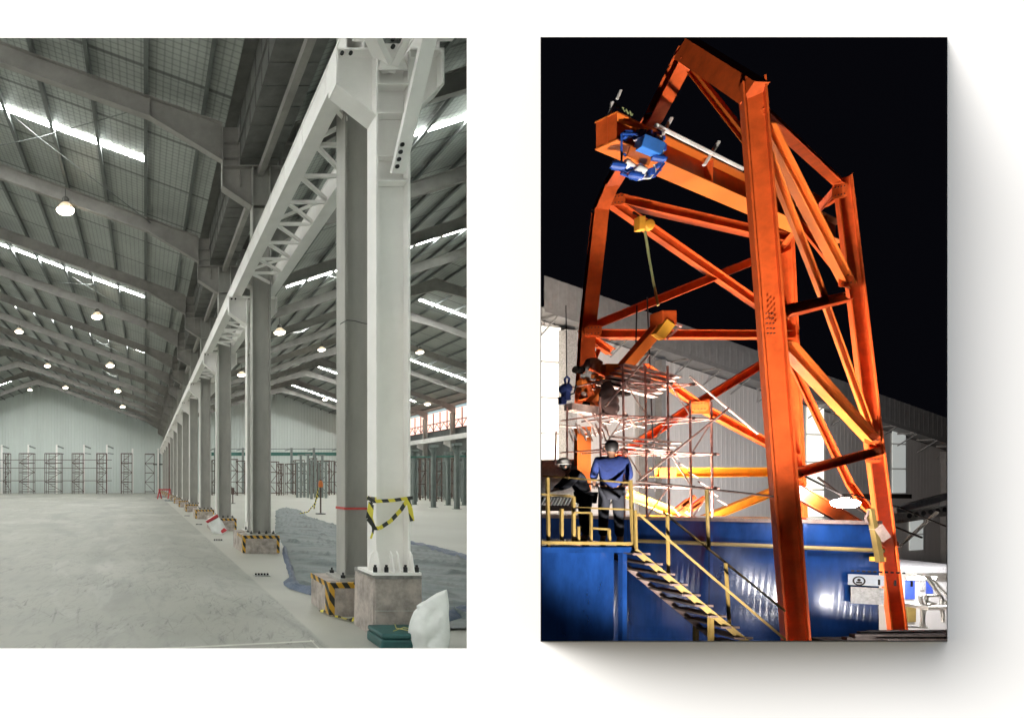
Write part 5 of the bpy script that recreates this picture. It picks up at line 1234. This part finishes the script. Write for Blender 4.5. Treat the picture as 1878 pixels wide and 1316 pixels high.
MB().path([q + Vector((.05, 0, -.2)), q + Vector((.22, 0, -.12)), q + Vector((.27, 0, .1))], .02).path([q + Vector((.02, 0, .3)), q + Vector((.0, 0, 2.2))], .012).build('cable', M['bolt'], hk)

# ---- floodlights of the yard
def flood(name_px, Y, label, aim, power, size, col=(1, .95, .88), pos=None, spot=None):
    p = pos or P(*name_px, Y); t = thing('floodlight', label, 'lamp', p)
    d_ = (aim - p).normalized()
    MB().obox(p - d_ * .16, p - d_ * .02, -.24, .24, -.17, .17, d_.cross(Vector((0, 0, 1))).normalized(), d_.cross(Vector((0, 0, 1))).normalized().cross(d_)).build('housing', M['dksteel'], t, bevel=.02)
    MB().obox(p - d_ * .018, p - d_ * .008, -.21, .21, -.14, .14, d_.cross(Vector((0, 0, 1))).normalized(), d_.cross(Vector((0, 0, 1))).normalized().cross(d_)).build('lens', M['lampwhite'], t)
    MB().tube(p - d_ * .1 + Vector((0, 0, -.16)), Vector((p.x - d_.x * .1, p.y - d_.y * .1, GZ)), .04).build('stand', M['dksteel'], t)
    ld = bpy.data.lights.new('flood_beam', 'SPOT'); lo = bpy.data.objects.new('flood_beam', ld); C.objects.link(lo); lo.parent = t
    ld.energy = power; ld.shadow_soft_size = size; ld.spot_size = R(spot or 150); ld.spot_blend = .6; ld.color = col
    lo.rotation_euler = d_.to_track_quat('-Z', 'Y').to_euler(); lo.location = d_ * .02
    return t
flood(None, 0, 'floodlight on a stand hidden behind the blue tank, aimed up at the scaffold', P(1200, 300, 17), 3400, .4, (1, .90, .80), pos=Vector((13.9, 15.5, .25)))
flood(None, 0, 'floodlight standing low before the tank, aimed high at the frame top', P(1230, 180, 14.5), 7500, .25, (1, .92, .84), pos=Vector((6.6, 6.8, -4.2)), spot=50)
for lab_, px_, py_, t_, e_ in (('floodlight whose glare shows on the tank left of the stairs', 1040, 1120, 3.4, 80), ('floodlight whose glare shows on the tank beside the near leg', 1385, 1095, 3.2, 65), ('floodlight whose glare shows on the tank below the pale sign', 1560, 1105, 3.0, 38)):
    k_ = (px_ - CX) / F; s_ = (k_ * tb0.y - tb0.x) / (td.x - k_ * td.y); Yp_ = tb0.y + td.y * s_; pt = P(px_, py_, Yp_)
    inc = (pt - Vector((0, 0, EYE))).normalized(); rf = inc - 2 * inc.dot(tn) * tn; lp = pt + rf * t_
    lp.z = max(lp.z, GZ + .35)
    flood(None, 0, lab_, pt, e_, .18, (1, .96, .92), pos=lp, spot=140)
flood(None, 0, 'floodlight behind the left end of the tank, aimed at the shed wall', P(1400, 740, 29), 6500, .6, (1, .87, .75), pos=Vector((14.4, 16.8, -.3)), spot=140)
# the visible oval lamp
lv = P(1550, 922, 12.2); vt = thing('oval_lamp', 'glaring white oval lamp hanging before the shed right of the near leg', 'lamp', lv)
MB().lathe([(0, -.10), (.12, -.09), (.19, -.04), (.205, .02), (.15, .07), (0, .09)], lv, 24).build('glass', M['lampwhite'], vt, smooth=True)
MB().lathe([(.05, .09), (.07, .13), (0, .16)], lv, 16).build('housing', M['dksteel'], vt); MB().tube(lv + Vector((0, 0, .13)), lv + Vector((-.7, .2, .6)), .02).build('arm', M['dksteel'], vt)
vl = bpy.data.lights.new('lamp_light', 'POINT'); vo = bpy.data.objects.new('lamp_light', vl); C.objects.link(vo); vo.parent = vt; vo.location = (0, -.0, -.25); vl.energy = 55; vl.shadow_soft_size = .25
